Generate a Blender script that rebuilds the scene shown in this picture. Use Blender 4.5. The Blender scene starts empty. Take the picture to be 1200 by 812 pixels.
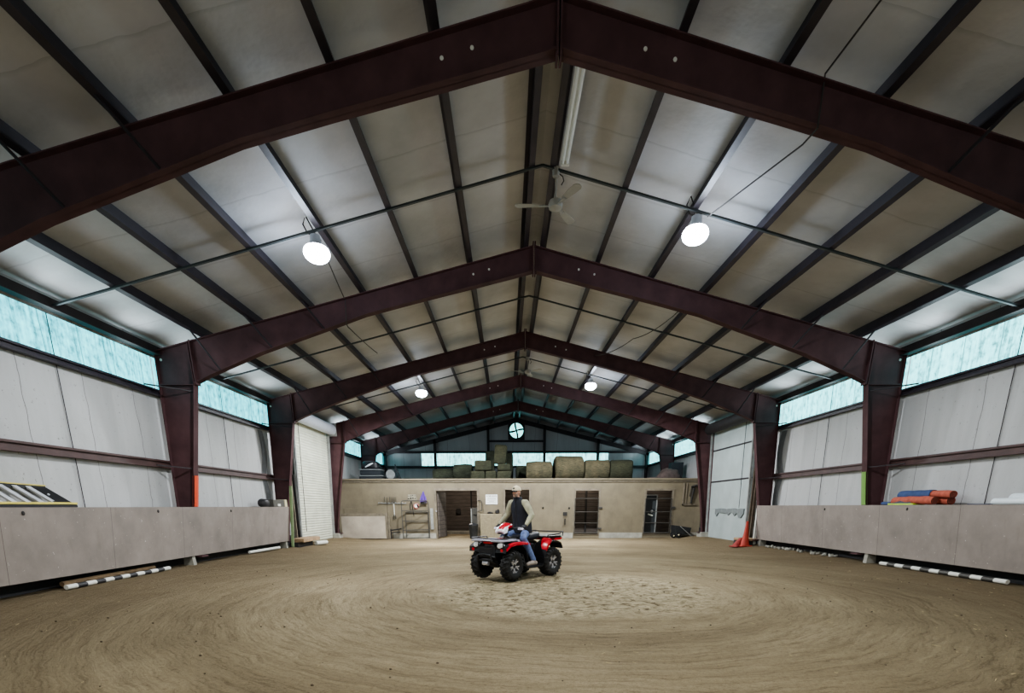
import bpy, bmesh, math, random
from mathutils import Vector, Matrix
random.seed(7)
C = bpy.context.scene.collection
PI = math.pi

# ------------------------------------------------------------------ helpers
def smooth01(a, b, t):
    t = max(0., min(1., (t - a) / (b - a))); return t * t * (3 - 2 * t)

class MB:
    """collects shapes; build() links them as ONE mesh object"""
    def __init__(s): s.v = []; s.f = []; s.m = []; s.mi = 0
    def add(s, vs, fs):
        n = len(s.v); s.v += [tuple(v) for v in vs]
        for f in fs: s.f.append([n + i for i in f]); s.m.append(s.mi)
        return s
    def box(s, x0, x1, y0, y1, z0, z1, M=None):
        vs = [Vector((x, y, z)) for z in (z0, z1) for y in (y0, y1) for x in (x0, x1)]
        if M is not None: vs = [M @ v for v in vs]
        return s.add(vs, [(0,2,3,1),(4,5,7,6),(0,1,5,4),(2,6,7,3),(0,4,6,2),(1,3,7,5)])
    def bbox(s, x0, x1, y0, y1, z0, z1, b=.01, M=None):
        """box with chamfered edges"""
        vs = []; 
        for z, k in ((z0, b), (z0 + b, 0), (z1 - b, 0), (z1, b)):
            for x, y in ((x0+b+k,y0+k),(x1-b-k,y0+k),(x1-k,y0+b+k),(x1-k,y1-b-k),(x1-b-k,y1-k),(x0+b+k,y1-k),(x0+k,y1-b-k),(x0+k,y0+b+k)):
                vs.append(Vector((x, y, z)))
        if M is not None: vs = [M @ v for v in vs]
        fs = [tuple(range(7, -1, -1)), tuple(range(24, 32))]
        for r in range(3):
            for i in range(8):
                j = (i + 1) % 8; fs.append((r*8+i, r*8+j, r*8+8+j, r*8+8+i))
        return s.add(vs, fs)
    def prism(s, poly, a, b, ax='y', M=None):
        """2-D polygon pushed along an axis; poly is (x,z) for y, (x,y) for z, (y,z) for x"""
        n = len(poly); vs = []
        for t in (a, b):
            for p, q in poly:
                vs.append(Vector((p, t, q) if ax == 'y' else (p, q, t) if ax == 'z' else (t, p, q)))
        if M is not None: vs = [M @ v for v in vs]
        fs = [tuple(range(n)), tuple(range(2*n-1, n-1, -1))]
        for i in range(n): fs.append((i, n+i, n+(i+1) % n, (i+1) % n))
        return s.add(vs, fs)
    def tube(s, pts, r, n=8, closed=False, cap=True):
        pts = [Vector(p) for p in pts]; N = len(pts)
        rs = r if isinstance(r, (list, tuple)) else [r] * N
        vs = []; up = None
        for i, p in enumerate(pts):
            if closed: d = pts[(i+1) % N] - pts[i-1]
            else: d = pts[min(i+1, N-1)] - pts[max(i-1, 0)]
            d.normalize()
            if up is None:
                up = Vector((0, 0, 1)) if abs(d.z) < .9 else Vector((1, 0, 0))
            u = (up - d * up.dot(d)).normalized(); w = d.cross(u); up = u
            for k in range(n):
                a = 2 * PI * k / n
                vs.append(p + (u * math.cos(a) + w * math.sin(a)) * rs[i])
        fs = []
        for i in range(N if closed else N - 1):
            j = (i + 1) % N
            for k in range(n):
                l = (k + 1) % n; fs.append((i*n+k, i*n+l, j*n+l, j*n+k))
        if cap and not closed: fs += [tuple(range(n-1, -1, -1)), tuple((N-1)*n+k for k in range(n))]
        return s.add(vs, fs)
    def cyl(s, p, q, r0, r1=None, n=12): return s.tube([p, q], [r0, r0 if r1 is None else r1], n)
    def bar(s, p, q, w, h):
        """rectangular bar from p to q, w sideways, h upwards"""
        p, q = Vector(p), Vector(q); d = (q - p).normalized()
        up = Vector((0, 0, 1)) if abs(d.z) < .95 else Vector((0, 1, 0))
        sd = d.cross(up).normalized(); up = sd.cross(d)
        vs = [c + sd*a*w/2 + up*b*h/2 for c in (p, q) for a, b in ((-1,-1),(1,-1),(1,1),(-1,1))]
        return s.add(vs, [(3,2,1,0),(4,5,6,7),(0,1,5,4),(1,2,6,5),(2,3,7,6),(3,0,4,7)])
    def lathe(s, prof, n=24, M=None, close=False, cap=True):
        """(radius, height) profile turned about z"""
        vs = []; N = len(prof)
        for r, z in prof:
            for k in range(n):
                a = 2*PI*k/n; v = Vector((r*math.cos(a), r*math.sin(a), z)); vs.append(M @ v if M is not None else v)
        fs = []
        for i in range(N if close else N - 1):
            j = (i + 1) % N
            for k in range(n):
                l = (k+1) % n; fs.append((i*n+k, i*n+l, j*n+l, j*n+k))
        if not close and cap: fs += [tuple(range(n-1, -1, -1)), tuple((N-1)*n+k for k in range(n))]
        return s.add(vs, fs)
    def ball(s, c, r, n=14, m=9, M=None):
        if not isinstance(r, (list, tuple)): r = (r, r, r)
        c = Vector(c); vs = []
        for i in range(m + 1):
            t = PI * (i + .0001) / (m + .0002)
            for k in range(n):
                a = 2*PI*k/n
                v = Vector((r[0]*math.sin(t)*math.cos(a), r[1]*math.sin(t)*math.sin(a), r[2]*math.cos(t)))
                if M is not None: v = M @ v
                vs.append(c + v)
        fs = []
        for i in range(m):
            for k in range(n):
                l = (k+1) % n; fs.append((i*n+k, (i+1)*n+k, (i+1)*n+l, i*n+l))
        fs += [tuple(range(n)), tuple(m*n+k for k in range(n-1, -1, -1))]
        return s.add(vs, fs)
    def sheet(s, rows, thick=0):
        """grid of points"""
        R, K = len(rows), len(rows[0]); vs = [p for r in rows for p in r]
        fs = [(i*K+j, i*K+j+1, (i+1)*K+j+1, (i+1)*K+j) for i in range(R-1) for j in range(K-1)]
        return s.add(vs, fs)
    def build(s, name, mat, parent=None, smooth=False, kind=None, origin=None, label=None):
        me = bpy.data.meshes.new(name); vs = s.v
        if parent is None and vs:
            if origin is None:
                xs, ys, zs = zip(*vs)
                origin = ((min(xs)+max(xs))/2, (min(ys)+max(ys))/2, min(zs))
            vs = [(x-origin[0], y-origin[1], z-origin[2]) for x, y, z in vs]
        me.from_pydata(vs, [], s.f)
        for m in (mat if isinstance(mat, (list, tuple)) else [mat]): me.materials.append(m)
        me.polygons.foreach_set('material_index', s.m)
        bm = bmesh.new(); bm.from_mesh(me); bmesh.ops.recalc_face_normals(bm, faces=bm.faces); bm.to_mesh(me); bm.free()
        if smooth:
            me.polygons.foreach_set('use_smooth', [True]*len(me.polygons))
            if smooth is not True: me.set_sharp_from_angle(angle=math.radians(smooth))
        me.update()
        o = bpy.data.objects.new(name, me); C.objects.link(o)
        if parent is not None: o.parent = parent
        elif origin: o.location = origin
        if kind: o['kind'] = kind
        if label: o['label'] = label
        return o

def tag(o, label, cat, group=None):
    o['label'] = label; o['category'] = cat
    if group: o['group'] = group
    return o
def thing(name, label, cat, loc=(0,0,0), rz=0., group=None):
    o = bpy.data.objects.new(name, None); C.objects.link(o); o.empty_display_size = .2
    o.location = loc; o.rotation_euler = (0, 0, rz)
    return tag(o, label, cat, group)
def dup(root, loc, rz=None, label=None):
    r = root.copy(); C.objects.link(r); r.location = loc
    if rz is not None: r.rotation_euler = (0, 0, rz)
    if label: r['label'] = label
    for ch in list(root.children):
        c = ch.copy(); C.objects.link(c); c.parent = r
        for g in list(ch.children):
            d = g.copy(); C.objects.link(d); d.parent = c
    return r

# ------------------------------------------------------------------ materials
def srgb(r, g, b):
    f = lambda c: ((c/255)/12.92 if c/255 <= .04045 else ((c/255+.055)/1.055)**2.4)
    return (f(r), f(g), f(b), 1)
class NT:
    def __init__(s, name):
        s.mat = bpy.data.materials.new(name); s.mat.use_nodes = True
        s.nt = s.mat.node_tree; s.b = s.nt.nodes['Principled BSDF']; s.out = s.nt.nodes['Material Output']
        s._co = None
    def n(s, t, **k):
        nd = s.nt.nodes.new(t)
        for a, v in k.items():
            if a in nd.inputs.keys() if isinstance(a, str) else False: nd.inputs[a].default_value = v
            else: setattr(nd, a, v)
        return nd
    def l(s, a, b): s.nt.links.new(a, b)
    def co(s, scale=(1,1,1), kind='Object', rot=(0,0,0)):
        tc = s.n('ShaderNodeTexCoord'); mp = s.n('ShaderNodeMapping'); mp.inputs['Scale'].default_value = scale
        mp.inputs['Rotation'].default_value = rot
        if kind == 'World':
            g = s.n('ShaderNodeNewGeometry'); s.l(g.outputs['Position'], mp.inputs['Vector'])
        else: s.l(tc.outputs[kind], mp.inputs['Vector'])
        return mp.outputs['Vector']
    def noise(s, vec, scale, detail=4, rough=.55, dist=0):
        nd = s.n('ShaderNodeTexNoise'); nd.inputs['Scale'].default_value = scale; nd.inputs['Detail'].default_value = detail
        nd.inputs['Roughness'].default_value = rough; nd.inputs['Distortion'].default_value = dist
        s.l(vec, nd.inputs['Vector']); return nd.outputs['Fac']
    def ramp(s, fac, stops):
        nd = s.n('ShaderNodeValToRGB'); el = nd.color_ramp.elements
        while len(el) > 1: el.remove(el[-1])
        el[0].position = stops[0][0]; el[0].color = stops[0][1]
        for p, c in stops[1:]: e = el.new(p); e.color = c
        s.l(fac, nd.inputs['Fac']); return nd.outputs['Color']
    def mix(s, fac, a, b, mode='MIX'):
        nd = s.n('ShaderNodeMix'); nd.data_type = 'RGBA'; nd.blend_type = mode
        for v, i in ((fac, 0), (a, 6), (b, 7)):
            if hasattr(v, 'is_linked') or hasattr(v, 'links'): s.l(v, nd.inputs[i])
            else: nd.inputs[i].default_value = v
        return nd.outputs[2]
    def math(s, op, a, b=None, c=None):
        nd = s.n('ShaderNodeMath'); nd.operation = op
        for i, v in enumerate((a, b, c)):
            if v is None: continue
            if hasattr(v, 'links'): s.l(v, nd.inputs[i])
            else: nd.inputs[i].default_value = v
        return nd.outputs[0]
    def bump(s, h, strength=.3, dist=.02, prev=None):
        nd = s.n('ShaderNodeBump'); nd.inputs['Strength'].default_value = strength; nd.inputs['Distance'].default_value = dist
        s.l(h, nd.inputs['Height'])
        if prev is not None: s.l(prev, nd.inputs['Normal'])
        return nd.outputs['Normal']
    def done(s, col=None, rough=.6, metal=0, normal=None, spec=None):
        if col is not None:
            if hasattr(col, 'links'): s.l(col, s.b.inputs['Base Color'])
            else: s.b.inputs['Base Color'].default_value = col
        s.b.inputs['Roughness'].default_value = rough; s.b.inputs['Metallic'].default_value = metal
        if spec is not None: s.b.inputs['Specular IOR Level'].default_value = spec
        if normal is not None: s.l(normal, s.b.inputs['Normal'])
        return s.mat
def plain(name, rgb, rough=.6, metal=0, vary=.18, scale=6, bump=0, spec=None):
    m = NT(name); c = srgb(*rgb); f = m.noise(m.co(), scale, 5)
    lo = tuple(v*(1-vary) for v in c[:3]) + (1,); hi = tuple(min(1, v*(1+vary)) for v in c[:3]) + (1,)
    col = m.ramp(f, [(.3, lo), (.7, hi)])
    nb = m.bump(m.noise(m.co(), scale*6, 3), bump, .01) if bump else None
    return m.done(col, rough, metal, nb, spec)
def glow(name, rgb, strength, streak=False):
    m = NT(name); c = srgb(*rgb)
    m.b.inputs['Base Color'].default_value = tuple(v*.3 for v in c[:3]) + (1,)
    m.b.inputs['Roughness'].default_value = .5
    if streak:
        sv = m.co((5, 5, .35), 'World')
        n1 = m.noise(sv, 2.2, 5, .7); n2 = m.noise(m.co((1, 1, 1), 'World'), 6, 4, .7)
        f = m.math('MULTIPLY', n1, n2)
        col = m.ramp(f, [(.15, tuple(v*.32 for v in c[:3])+(1,)), (.25, c), (.42, (min(1,c[0]*1.5), 1, 1, 1))])
        # sheet laps, every 0.9 m
        w = m.n('ShaderNodeSeparateXYZ'); g = m.n('ShaderNodeNewGeometry'); m.l(g.outputs['Position'], w.inputs[0])
        fr = m.math('FRACT', m.math('MULTIPLY', m.math('ADD', w.outputs[1], m.math('MULTIPLY', w.outputs[0], 1.0)), 1.09))
        ln = m.math('LESS_THAN', fr, .025)
        col = m.mix(ln, col, tuple(v*.35 for v in c[:3])+(1,))
        m.l(col, m.b.inputs['Emission Color'])
    else: m.b.inputs['Emission Color'].default_value = c
    m.b.inputs['Emission Strength'].default_value = strength
    return m.mat

M = {}
DL = 55
LE = 1.2
WS = 2.6
M['steel'] = plain('oxide_steel', (80, 57, 59), .65, 0, .22, 2.5, 0, .2)
M['purlin'] = plain('purlin_steel', (46, 42, 50), .5, 0, .3, 3)
M['girt'] = plain('girt_steel', (74, 54, 52), .6, 0, .25, 3)
M['eave'] = plain('eave_steel', (40, 34, 34), .8, 0, .3, 3)
M['fan_white'] = plain('fan_white', (150, 148, 140), .6, 0, .08)
M['strap'] = plain('strap_steel', (58, 66, 68), .6)
M['brace'] = plain('brace_steel', (38, 30, 34), .6)
M['zinc'] = plain('galvanised', (150, 152, 150), .45, .3)
M['white'] = plain('white_paint', (206, 206, 198), .5, 0, .06)
M['lamp_white'] = plain('lamp_white', (190, 195, 205), .45, 0, .06)
M['rubber'] = plain('black_rubber', (26, 25, 25), .75, 0, .2, 20, .3)
M['black'] = plain('black_plastic', (22, 22, 25), .45, 0, .2, 12)
M['dark'] = plain('dark_grey', (45, 44, 46), .6)
M['red'] = plain('red_gloss', (176, 28, 42), .25, 0, .1)
M['silver'] = plain('silver_plastic', (196, 195, 210), .35, .1, .1)
M['chrome'] = plain('bright_metal', (205, 205, 210), .25, .7, .1)
M['headlamp'] = plain('headlamp_lens', (230, 232, 235), .12, 0, .05)
M['seat'] = plain('seat_vinyl', (40, 40, 46), .55, 0, .2, 10)
M['denim'] = plain('denim', (96, 112, 152), .85, 0, .3, 14, .3)
M['vest'] = plain('navy_vest', (26, 29, 40), .7, 0, .35, 10, .3)
M['sleeve'] = plain('khaki_sleeve', (156, 154, 130), .85, 0, .2, 12, .3)
M['skin'] = plain('skin', (196, 148, 126), .55, 0, .08, 8)
M['beard'] = plain('grey_beard', (150, 132, 120), .9, 0, .25, 40)
M['hair'] = plain('grey_hair', (110, 98, 88), .9, 0, .25, 40)
M['cap'] = plain('tan_cap', (206, 194, 166), .85, 0, .1, 20)
M['boot'] = plain('tan_boot', (150, 138, 128), .8, 0, .2, 14)
M['glove'] = plain('dark_glove', (40, 40, 44), .8)
M['concrete'] = plain('concrete', (150, 148, 138), .9, 0, .25, 3, .2)
M['cone'] = plain('cone_orange', (168, 60, 46), .6, 0, .12)
M['cone_dark'] = plain('cone_dark', (142, 50, 44), .75, 0, .2)
M['orange'] = plain('orange_fabric', (168, 86, 68), .85, 0, .25, 9, .3)
M['blue'] = plain('blue_fabric', (52, 72, 112), .8, 0, .2, 9, .2)
M['lime'] = plain('lime_vinyl', (176, 206, 74), .6)
M['slate'] = plain('slate_fabric', (72, 76, 92), .8)
M['whitetarp'] = plain('white_tarp', (214, 222, 226), .5, 0, .08, 4)
M['guard_orange'] = plain('guard_orange', (214, 84, 54), .55, 0, .06)
M['guard_green'] = plain('guard_green', (118, 158, 84), .55, 0, .08)
M['guard_pale'] = plain('guard_pale', (132, 152, 112), .6, 0, .12)
M['yellow'] = plain('ladder_yellow', (200, 186, 96), .5, 0, .12)
M['alu'] = plain('aluminium', (205, 208, 214), .35, .35, .1)
M['purple'] = plain('purple_cloth', (92, 62, 148), .85, 0, .25, 12)
M['woodframe'] = plain('door_frame_wood', (112, 104, 90), .8, 0, .25, 6)
M['tube'] = plain('gate_tube', (70, 68, 64), .55, .2, .25, 8)
M['bin'] = plain('bin_plastic', (34, 36, 38), .5)
M['tarp'] = plain('black_tarp', (28, 30, 34), .45, 0, .3, 6)
M['crate'] = plain('dark_crate', (30, 36, 42), .6)
M['rimlight'] = plain('crate_rim', (120, 124, 124), .6)
M['brown'] = plain('brown_heap', (78, 66, 62), .9, 0, .35, 6, .5)
M['cardboard'] = plain('beige_end', (190, 182, 150), .8)
M['boxgrey'] = plain('box_grey', (74, 72, 66), .75)
M['sign'] = plain('sign_board', (150, 146, 128), .8)
M['ink'] = plain('ink', (40, 38, 36), .8)
M['paper'] = plain('paper_white', (226, 230, 228), .6, 0, .03)
M['signred'] = plain('sign_red', (190, 60, 60), .6)
M['tan_slat'] = plain('tan_slats', (134, 124, 100), .8, 0, .15, 8)
M['old_plank'] = plain('old_plank', (84, 72, 60), .85, 0, .3, 6)
M['plank'] = plain('weathered_plank', (152, 128, 100), .85, 0, .3, 6)
M['inside'] = plain('stable_inside', (78, 70, 64), .9, 0, .3, 3)
M['glasses'] = plain('dark_lens', (14, 14, 16), .15)
M['cable'] = plain('cable', (58, 56, 54), .7)
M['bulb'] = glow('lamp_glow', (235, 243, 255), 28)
M['win_l'] = glow('translucent_sheet', (96, 204, 216), WS*.8, True)
M['win_r'] = glow('translucent_sheet_bright', (128, 220, 226), WS, True)
M['win_f'] = glow('translucent_sheet_far', (148, 224, 226), WS, True)
M['shutter'] = glow('fan_shutter', (140, 226, 224), WS)  # glowing disc put in for the brightness behind the fan blades

def mat_ceiling():
    m = NT('roof_insulation'); v = m.co((1, 1, 1), 'World')
    f = m.noise(v, .55, 5, .6); g = m.noise(v, 5, 3)
    # seams of the vinyl facing run across the bays
    sep = m.n('ShaderNodeSeparateXYZ'); m.l(v, sep.inputs[0])
    fr = m.math('FRACT', m.math('MULTIPLY', m.math('ADD', sep.outputs[1], m.math('MULTIPLY', f, .3)), .66))
    band = m.ramp(fr, [(0, (.8,.8,.8,1)), (.04, (1,1,1,1)), (.5, (.94,.94,.93,1)), (1, (1,1,1,1))])
    col = m.ramp(f, [(.3, srgb(170, 172, 174)), (.7, srgb(198, 200, 203))])
    col = m.mix(1, col, band, 'MULTIPLY')
    h = m.math('ADD', m.math('MULTIPLY', f, 1.0), m.math('MULTIPLY', g, .12))
    return m.done(col, .65, 0, m.bump(h, .35, .15))
M['ceiling'] = mat_ceiling()

def mat_wall(name, axis, base=(178, 179, 179), dirt=(128, 124, 114)):
    m = NT(name); v = m.co((1, 1, 1), 'World')
    sep = m.n('ShaderNodeSeparateXYZ'); m.l(v, sep.inputs[0])
    n1 = m.noise(v, .8, 4); n2 = m.noise(v, 11, 6, .75); n3 = m.noise(m.co((1, 1, .12), 'World'), 2.5, 5, .6)
    u = m.math('ADD', sep.outputs[axis], m.math('MULTIPLY', n1, .28))
    fr = m.math('FRACT', m.math('ADD', m.math('MULTIPLY', u, 1/1.52), .55))
    seam = m.math('LESS_THAN', m.math('ABSOLUTE', m.math('SUBTRACT', fr, .5)), .006)
    col = m.ramp(n3, [(.28, srgb(*[c*.93 for c in base])), (.66, srgb(*base))])
    spk = m.ramp(n2, [(.30, srgb(*dirt)), (.38, (1, 1, 1, 1))])
    col = m.mix(.8, col, spk, 'MULTIPLY')
    col = m.mix(m.math('MULTIPLY', seam, .75), col, srgb(88, 86, 84))
    pil = m.math('SINE', m.math('MULTIPLY', fr, PI))
    return m.done(col, .5, 0, m.bump(m.math('ADD', pil, m.math('MULTIPLY', n1, 1.2)), .35, .12))
M['wall'] = mat_wall('wall_insulation', 1)
M['wall_far'] = mat_wall('gable_insulation', 0, (172, 170, 172))

def mat_board(name, axis, base, seam_w=.004, spacing=2.44, off=0., speck=True):
    m = NT(name); v = m.co((1, 1, 1), 'World'); sep = m.n('ShaderNodeSeparateXYZ'); m.l(v, sep.inputs[0])
    n1 = m.noise(v, .9, 5, .65); n2 = m.noise(v, 16, 3, .6); n3 = m.noise(m.co((3, 3, .5), 'World'), 3, 4)
    col = m.ramp(n1, [(.3, srgb(*[c*.86 for c in base])), (.7, srgb(*[min(255, c*1.06) for c in base]))])
    st = m.ramp(n3, [(.28, (.78,.76,.72,1)), (.42, (1,1,1,1))]); col = m.mix(.35, col, st, 'MULTIPLY')
    if speck:
        sp = m.ramp(n2, [(.69, (0,0,0,1)), (.72, (1,1,1,1))])
        col = m.mix(m.math('MULTIPLY', sp, .6), col, srgb(214, 208, 198))
    fr = m.math('FRACT', m.math('ADD', m.math('MULTIPLY', sep.outputs[axis], 1/spacing), off))
    col = m.mix(m.math('MULTIPLY', m.math('LESS_THAN', fr, seam_w), .8), col, srgb(70, 64, 58))
    return m.done(col, .7, 0, m.bump(n1, .1, .02))
M['kick'] = mat_board('kickboard_plywood', 1, (139, 130, 123), .004, 2.44, .45)
M['stable'] = mat_board('stable_plywood', 0, (118, 109, 90), .002, 2.44, .3, False)
M['panel'] = mat_board('pale_panel', 0, (172, 162, 148), .0, 5)

def mat_dirt():
    m = NT('arena_dirt'); v = m.co((1, 1, 1), 'World')
    sep = m.n('ShaderNodeSeparateXYZ'); m.l(v, sep.inputs[0])
    # distance from the middle of the riding circle
    dx = m.math('SUBTRACT', sep.outputs[0], .65); dy = m.math('SUBTRACT', sep.outputs[1], 10.2)
    r = m.math('SQRT', m.math('ADD', m.math('MULTIPLY', dx, dx), m.math('MULTIPLY', dy, dy)))
    n1 = m.noise(v, .35, 5, .6); n2 = m.noise(v, 2.6, 6, .7); n3 = m.noise(v, 20, 8, .8); n4 = m.noise(v, 70, 4, .75); n5 = m.noise(v, 5.5, 8, .75, .8)
    rw = m.math('ADD', r, m.math('ADD', m.math('MULTIPLY', n1, .75), m.math('MULTIPLY', n2, .10)))
    # grooves of wheels and drag harrow that follow the circle
    cv = m.n('ShaderNodeCombineXYZ'); m.l(rw, cv.inputs[0])
    ang = m.math('ARCTAN2', dy, dx); m.l(m.math('MULTIPLY', ang, .35), cv.inputs[1])
    g1 = m.noise(cv.outputs[0], 4.6, 6, .75); g2 = m.noise(cv.outputs[0], 19, 5, .7); g3 = m.noise(cv.outputs[0], 1.1, 3, .6)
    out = m.n('ShaderNodeMapRange'); m.l(m.math('ADD', r, m.math('ADD', m.math('MULTIPLY', n2, 1.3), m.math('MULTIPLY', n1, 1.6))), out.inputs['Value'])
    out.inputs['From Min'].default_value = 3.6; out.inputs['From Max'].default_value = 4.5; out.interpolation_type = 'SMOOTHSTEP'
    ring = out.outputs['Result']; inv = m.math('SUBTRACT', 1, ring)
    base = m.ramp(m.math('ADD', m.math('MULTIPLY', n1, .5), m.math('MULTIPLY', g3, .5)), [(.32, srgb(154, 139, 112)), (.5, srgb(186, 170, 139)), (.66, srgb(206, 190, 158))])
    gro = m.ramp(g1, [(.34, (.52,.50,.47,1)), (.44, (.86,.85,.84,1)), (.6, (1,1,1,1)), (.72, (.82,.81,.79,1))])
    gr2 = m.ramp(g2, [(.36, (.66,.64,.61,1)), (.48, (1,1,1,1)), (.66, (1.08,1.07,1.05,1))])
    col = m.mix(m.math('MULTIPLY', ring, .8), base, m.mix(1, m.mix(1, base, gro, 'MULTIPLY'), gr2, 'MULTIPLY'))
    pale = m.ramp(n5, [(.38, srgb(112, 96, 72)), (.47, srgb(200, 184, 150)), (.56, srgb(230, 215, 180)), (.7, srgb(242, 230, 198))])  # dark stops paint shaded pits into the patch colour
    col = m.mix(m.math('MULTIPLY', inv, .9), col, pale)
    fine = m.ramp(n3, [(.34, (.5,.47,.44,1)), (.45, (.92,.91,.9,1)), (.58, (1,1,1,1)), (.7, (1.12,1.1,1.06,1))])
    col = m.mix(.85, col, fine, 'MULTIPLY')
    col = m.mix(.7, col, m.ramp(n4, [(.35, (.72,.7,.68,1)), (.5, (1,1,1,1)), (.7, (1.1,1.1,1.08,1))]), 'MULTIPLY')
    # darker ground along the walls
    ax = m.math('ABSOLUTE', sep.outputs[0])
    ed = m.n('ShaderNodeMapRange'); m.l(m.math('ADD', ax, m.math('MULTIPLY', n2, 2.4)), ed.inputs['Value'])
    ed.inputs['From Min'].default_value = 4.4; ed.inputs['From Max'].default_value = 9.8; ed.inputs['To Max'].default_value = .75
    col = m.mix(ed.outputs['Result'], col, m.mix(.6, srgb(128, 113, 90), fine, 'MULTIPLY'))
    h = m.math('ADD', m.math('MULTIPLY', n3, .7), m.math('MULTIPLY', n4, .3))
    h = m.math('ADD', h, m.math('MULTIPLY', ring, m.math('ADD', m.math('MULTIPLY', g1, 1.6), m.math('MULTIPLY', g2, .8))))
    h = m.math('ADD', h, m.math('MULTIPLY', n5, m.math('ADD', .4, m.math('MULTIPLY', inv, 2.0))))
    return m.done(col, .95, 0, m.bump(h, 1.0, .13), .1)
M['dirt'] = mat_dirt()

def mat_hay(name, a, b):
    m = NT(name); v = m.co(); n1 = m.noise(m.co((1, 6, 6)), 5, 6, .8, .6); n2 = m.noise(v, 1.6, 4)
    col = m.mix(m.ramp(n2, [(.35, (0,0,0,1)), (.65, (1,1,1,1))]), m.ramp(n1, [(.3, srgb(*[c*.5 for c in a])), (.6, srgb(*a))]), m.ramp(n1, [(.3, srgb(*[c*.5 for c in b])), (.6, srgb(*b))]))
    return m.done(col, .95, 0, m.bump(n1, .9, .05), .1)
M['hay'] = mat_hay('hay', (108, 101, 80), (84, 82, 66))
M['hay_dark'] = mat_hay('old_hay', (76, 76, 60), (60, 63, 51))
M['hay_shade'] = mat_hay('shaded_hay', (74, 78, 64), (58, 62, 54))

def mat_curtain(name, rgb):
    m = NT(name); c = srgb(*rgb); v = m.co((1, 1, 1), 'World'); n = m.noise(v, 1.2, 5)
    return m.done(m.ramp(n, [(.3, tuple(x*.8 for x in c[:3])+(1,)), (.7, c)]), .5, .1)
M['curtain'] = mat_curtain('roll_door', (206, 208, 192))
M['sectional'] = mat_curtain('panel_door', (168, 178, 178))

def mat_inner_wood():
    m = NT('inner_planks'); v = m.co((1, 1, 1), 'World'); sep = m.n('ShaderNodeSeparateXYZ'); m.l(v, sep.inputs[0])
    n = m.noise(m.co((1, 1, 8), 'World'), 2, 5); fr = m.math('FRACT', m.math('MULTIPLY', sep.outputs[2], 4.5))
    col = m.ramp(n, [(.3, srgb(72, 66, 61)), (.7, srgb(98, 90, 83))])
    return m.done(m.mix(m.math('LESS_THAN', fr, .07), col, srgb(30, 26, 24)), .85)
M['inner_wood'] = mat_inner_wood()

# ------------------------------------------------------------------ layout
B = 6.1
D = lambda k: 8.24 + (k - 1) * B                 # frame planes
ZR, SL = 7.30, .2316                              # rafter top at the ridge, roof slope
HC, CX = 1.588, -.658                             # eye height and sideways place
YB, YF, YS = -4.0, 38.72, 27.8                    # back wall, gable wall, stable front
rz_top = lambda x: ZR - SL * abs(x)
xo = lambda z: 9.15 + (5.18 - z) * .044           # outer edge of columns / girts
xw = lambda z: xo(z) + .13                        # inner face of the wall sheets
bank = lambda x: .13 * smooth01(7.6, 9.1, abs(x))
K = YS / 30.3
LX = lambda x: CX + (x - CX) * K                  # stable-front positions
LZ = lambda z: HC + (z - HC) * K

# ---------------- setting
def floor():
    mb = MB(); rnd = random.Random(3); xs = []; x = -9.9
    while x < 9.95: xs.append(x); x += .11
    ys = []; y = YB
    while y < YF + .3: ys.append(y); y += .11 if y < 14 else .2
    from mathutils import noise as N
    rows = []
    for y in ys:
        r = []
        for x in xs:
            d = math.hypot(x - .65, y - 10.2); w = smooth01(2.6, 3.4, d) * (1 - smooth01(8, 11, d))
            q = d + .8 * N.noise((x*.35, y*.35, 0))
            z = .016 * w * N.noise((q*2.2, 3.1, 0)) + .02 * N.noise((x*.5, y*.5, 7)) + .011 * N.noise((x*2.3, y*2.3, 1))
            z += (1 - smooth01(2.6, 3.4, d)) * .014 * N.noise((x*4.5, y*4.5, 4)) + bank(x)
            if y > YS - 1: z = bank(x) + .012 * N.noise((x*2, y*2, 1))
            z = z - .012
            r.append((x, y, z))
        rows.append(r)
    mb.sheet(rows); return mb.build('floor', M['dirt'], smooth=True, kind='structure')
floor()

mb = MB()
RP = .25                                         # roof sheet sits on the purlins
for sgn in (-1, 1):
    rows = []
    for i in range(0, 49):
        x = 9.45 * i / 48
        rows.append([(sgn*x, YB + (YF + .1 - YB) * j / 60, ZR + RP - SL * x) for j in range(61)])
    mb.sheet(rows)
mb.build('ceiling', M['ceiling'], smooth=True, kind='structure')

WZ0, WZ1 = 4.30, 5.06                             # daylight strip
for side, sgn in (('left', -1), ('right', 1)):
    mb = MB()
    zs = [0, .62, 1.6, 2.62, 3.5, 4.24, WZ0]
    rows = [[(sgn * xw(z), YB + (YF - YB) * j / 80, z) for j in range(81)] for z in zs]
    mb.sheet(rows)
    mb.sheet([[(sgn * (xw(z)+.002), YB, z), (sgn * (xw(z)+.002), YF, z)] for z in (WZ1, 5.45)])
    mb.build('wall_' + side, M['wall'], kind='structure')
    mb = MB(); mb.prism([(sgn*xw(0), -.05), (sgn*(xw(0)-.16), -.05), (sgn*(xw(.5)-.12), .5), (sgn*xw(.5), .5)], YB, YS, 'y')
    mb.build('base_shade_' + side, M['dark'], kind='structure')  # dark strip holds the shadow below the kickboards in its colour
mb = MB(); mb.sheet([[(-9.6, YB, 0), (9.6, YB, 0)], [(-9.6, YB, 5.2), (9.6, YB, 5.2)]])
mb.add([(-9.6, YB, 5.2), (9.6, YB, 5.2), (0, YB, 7.55)], [(0, 1, 2)]); mb.build('wall_back', M['wall'], kind='structure')

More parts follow.
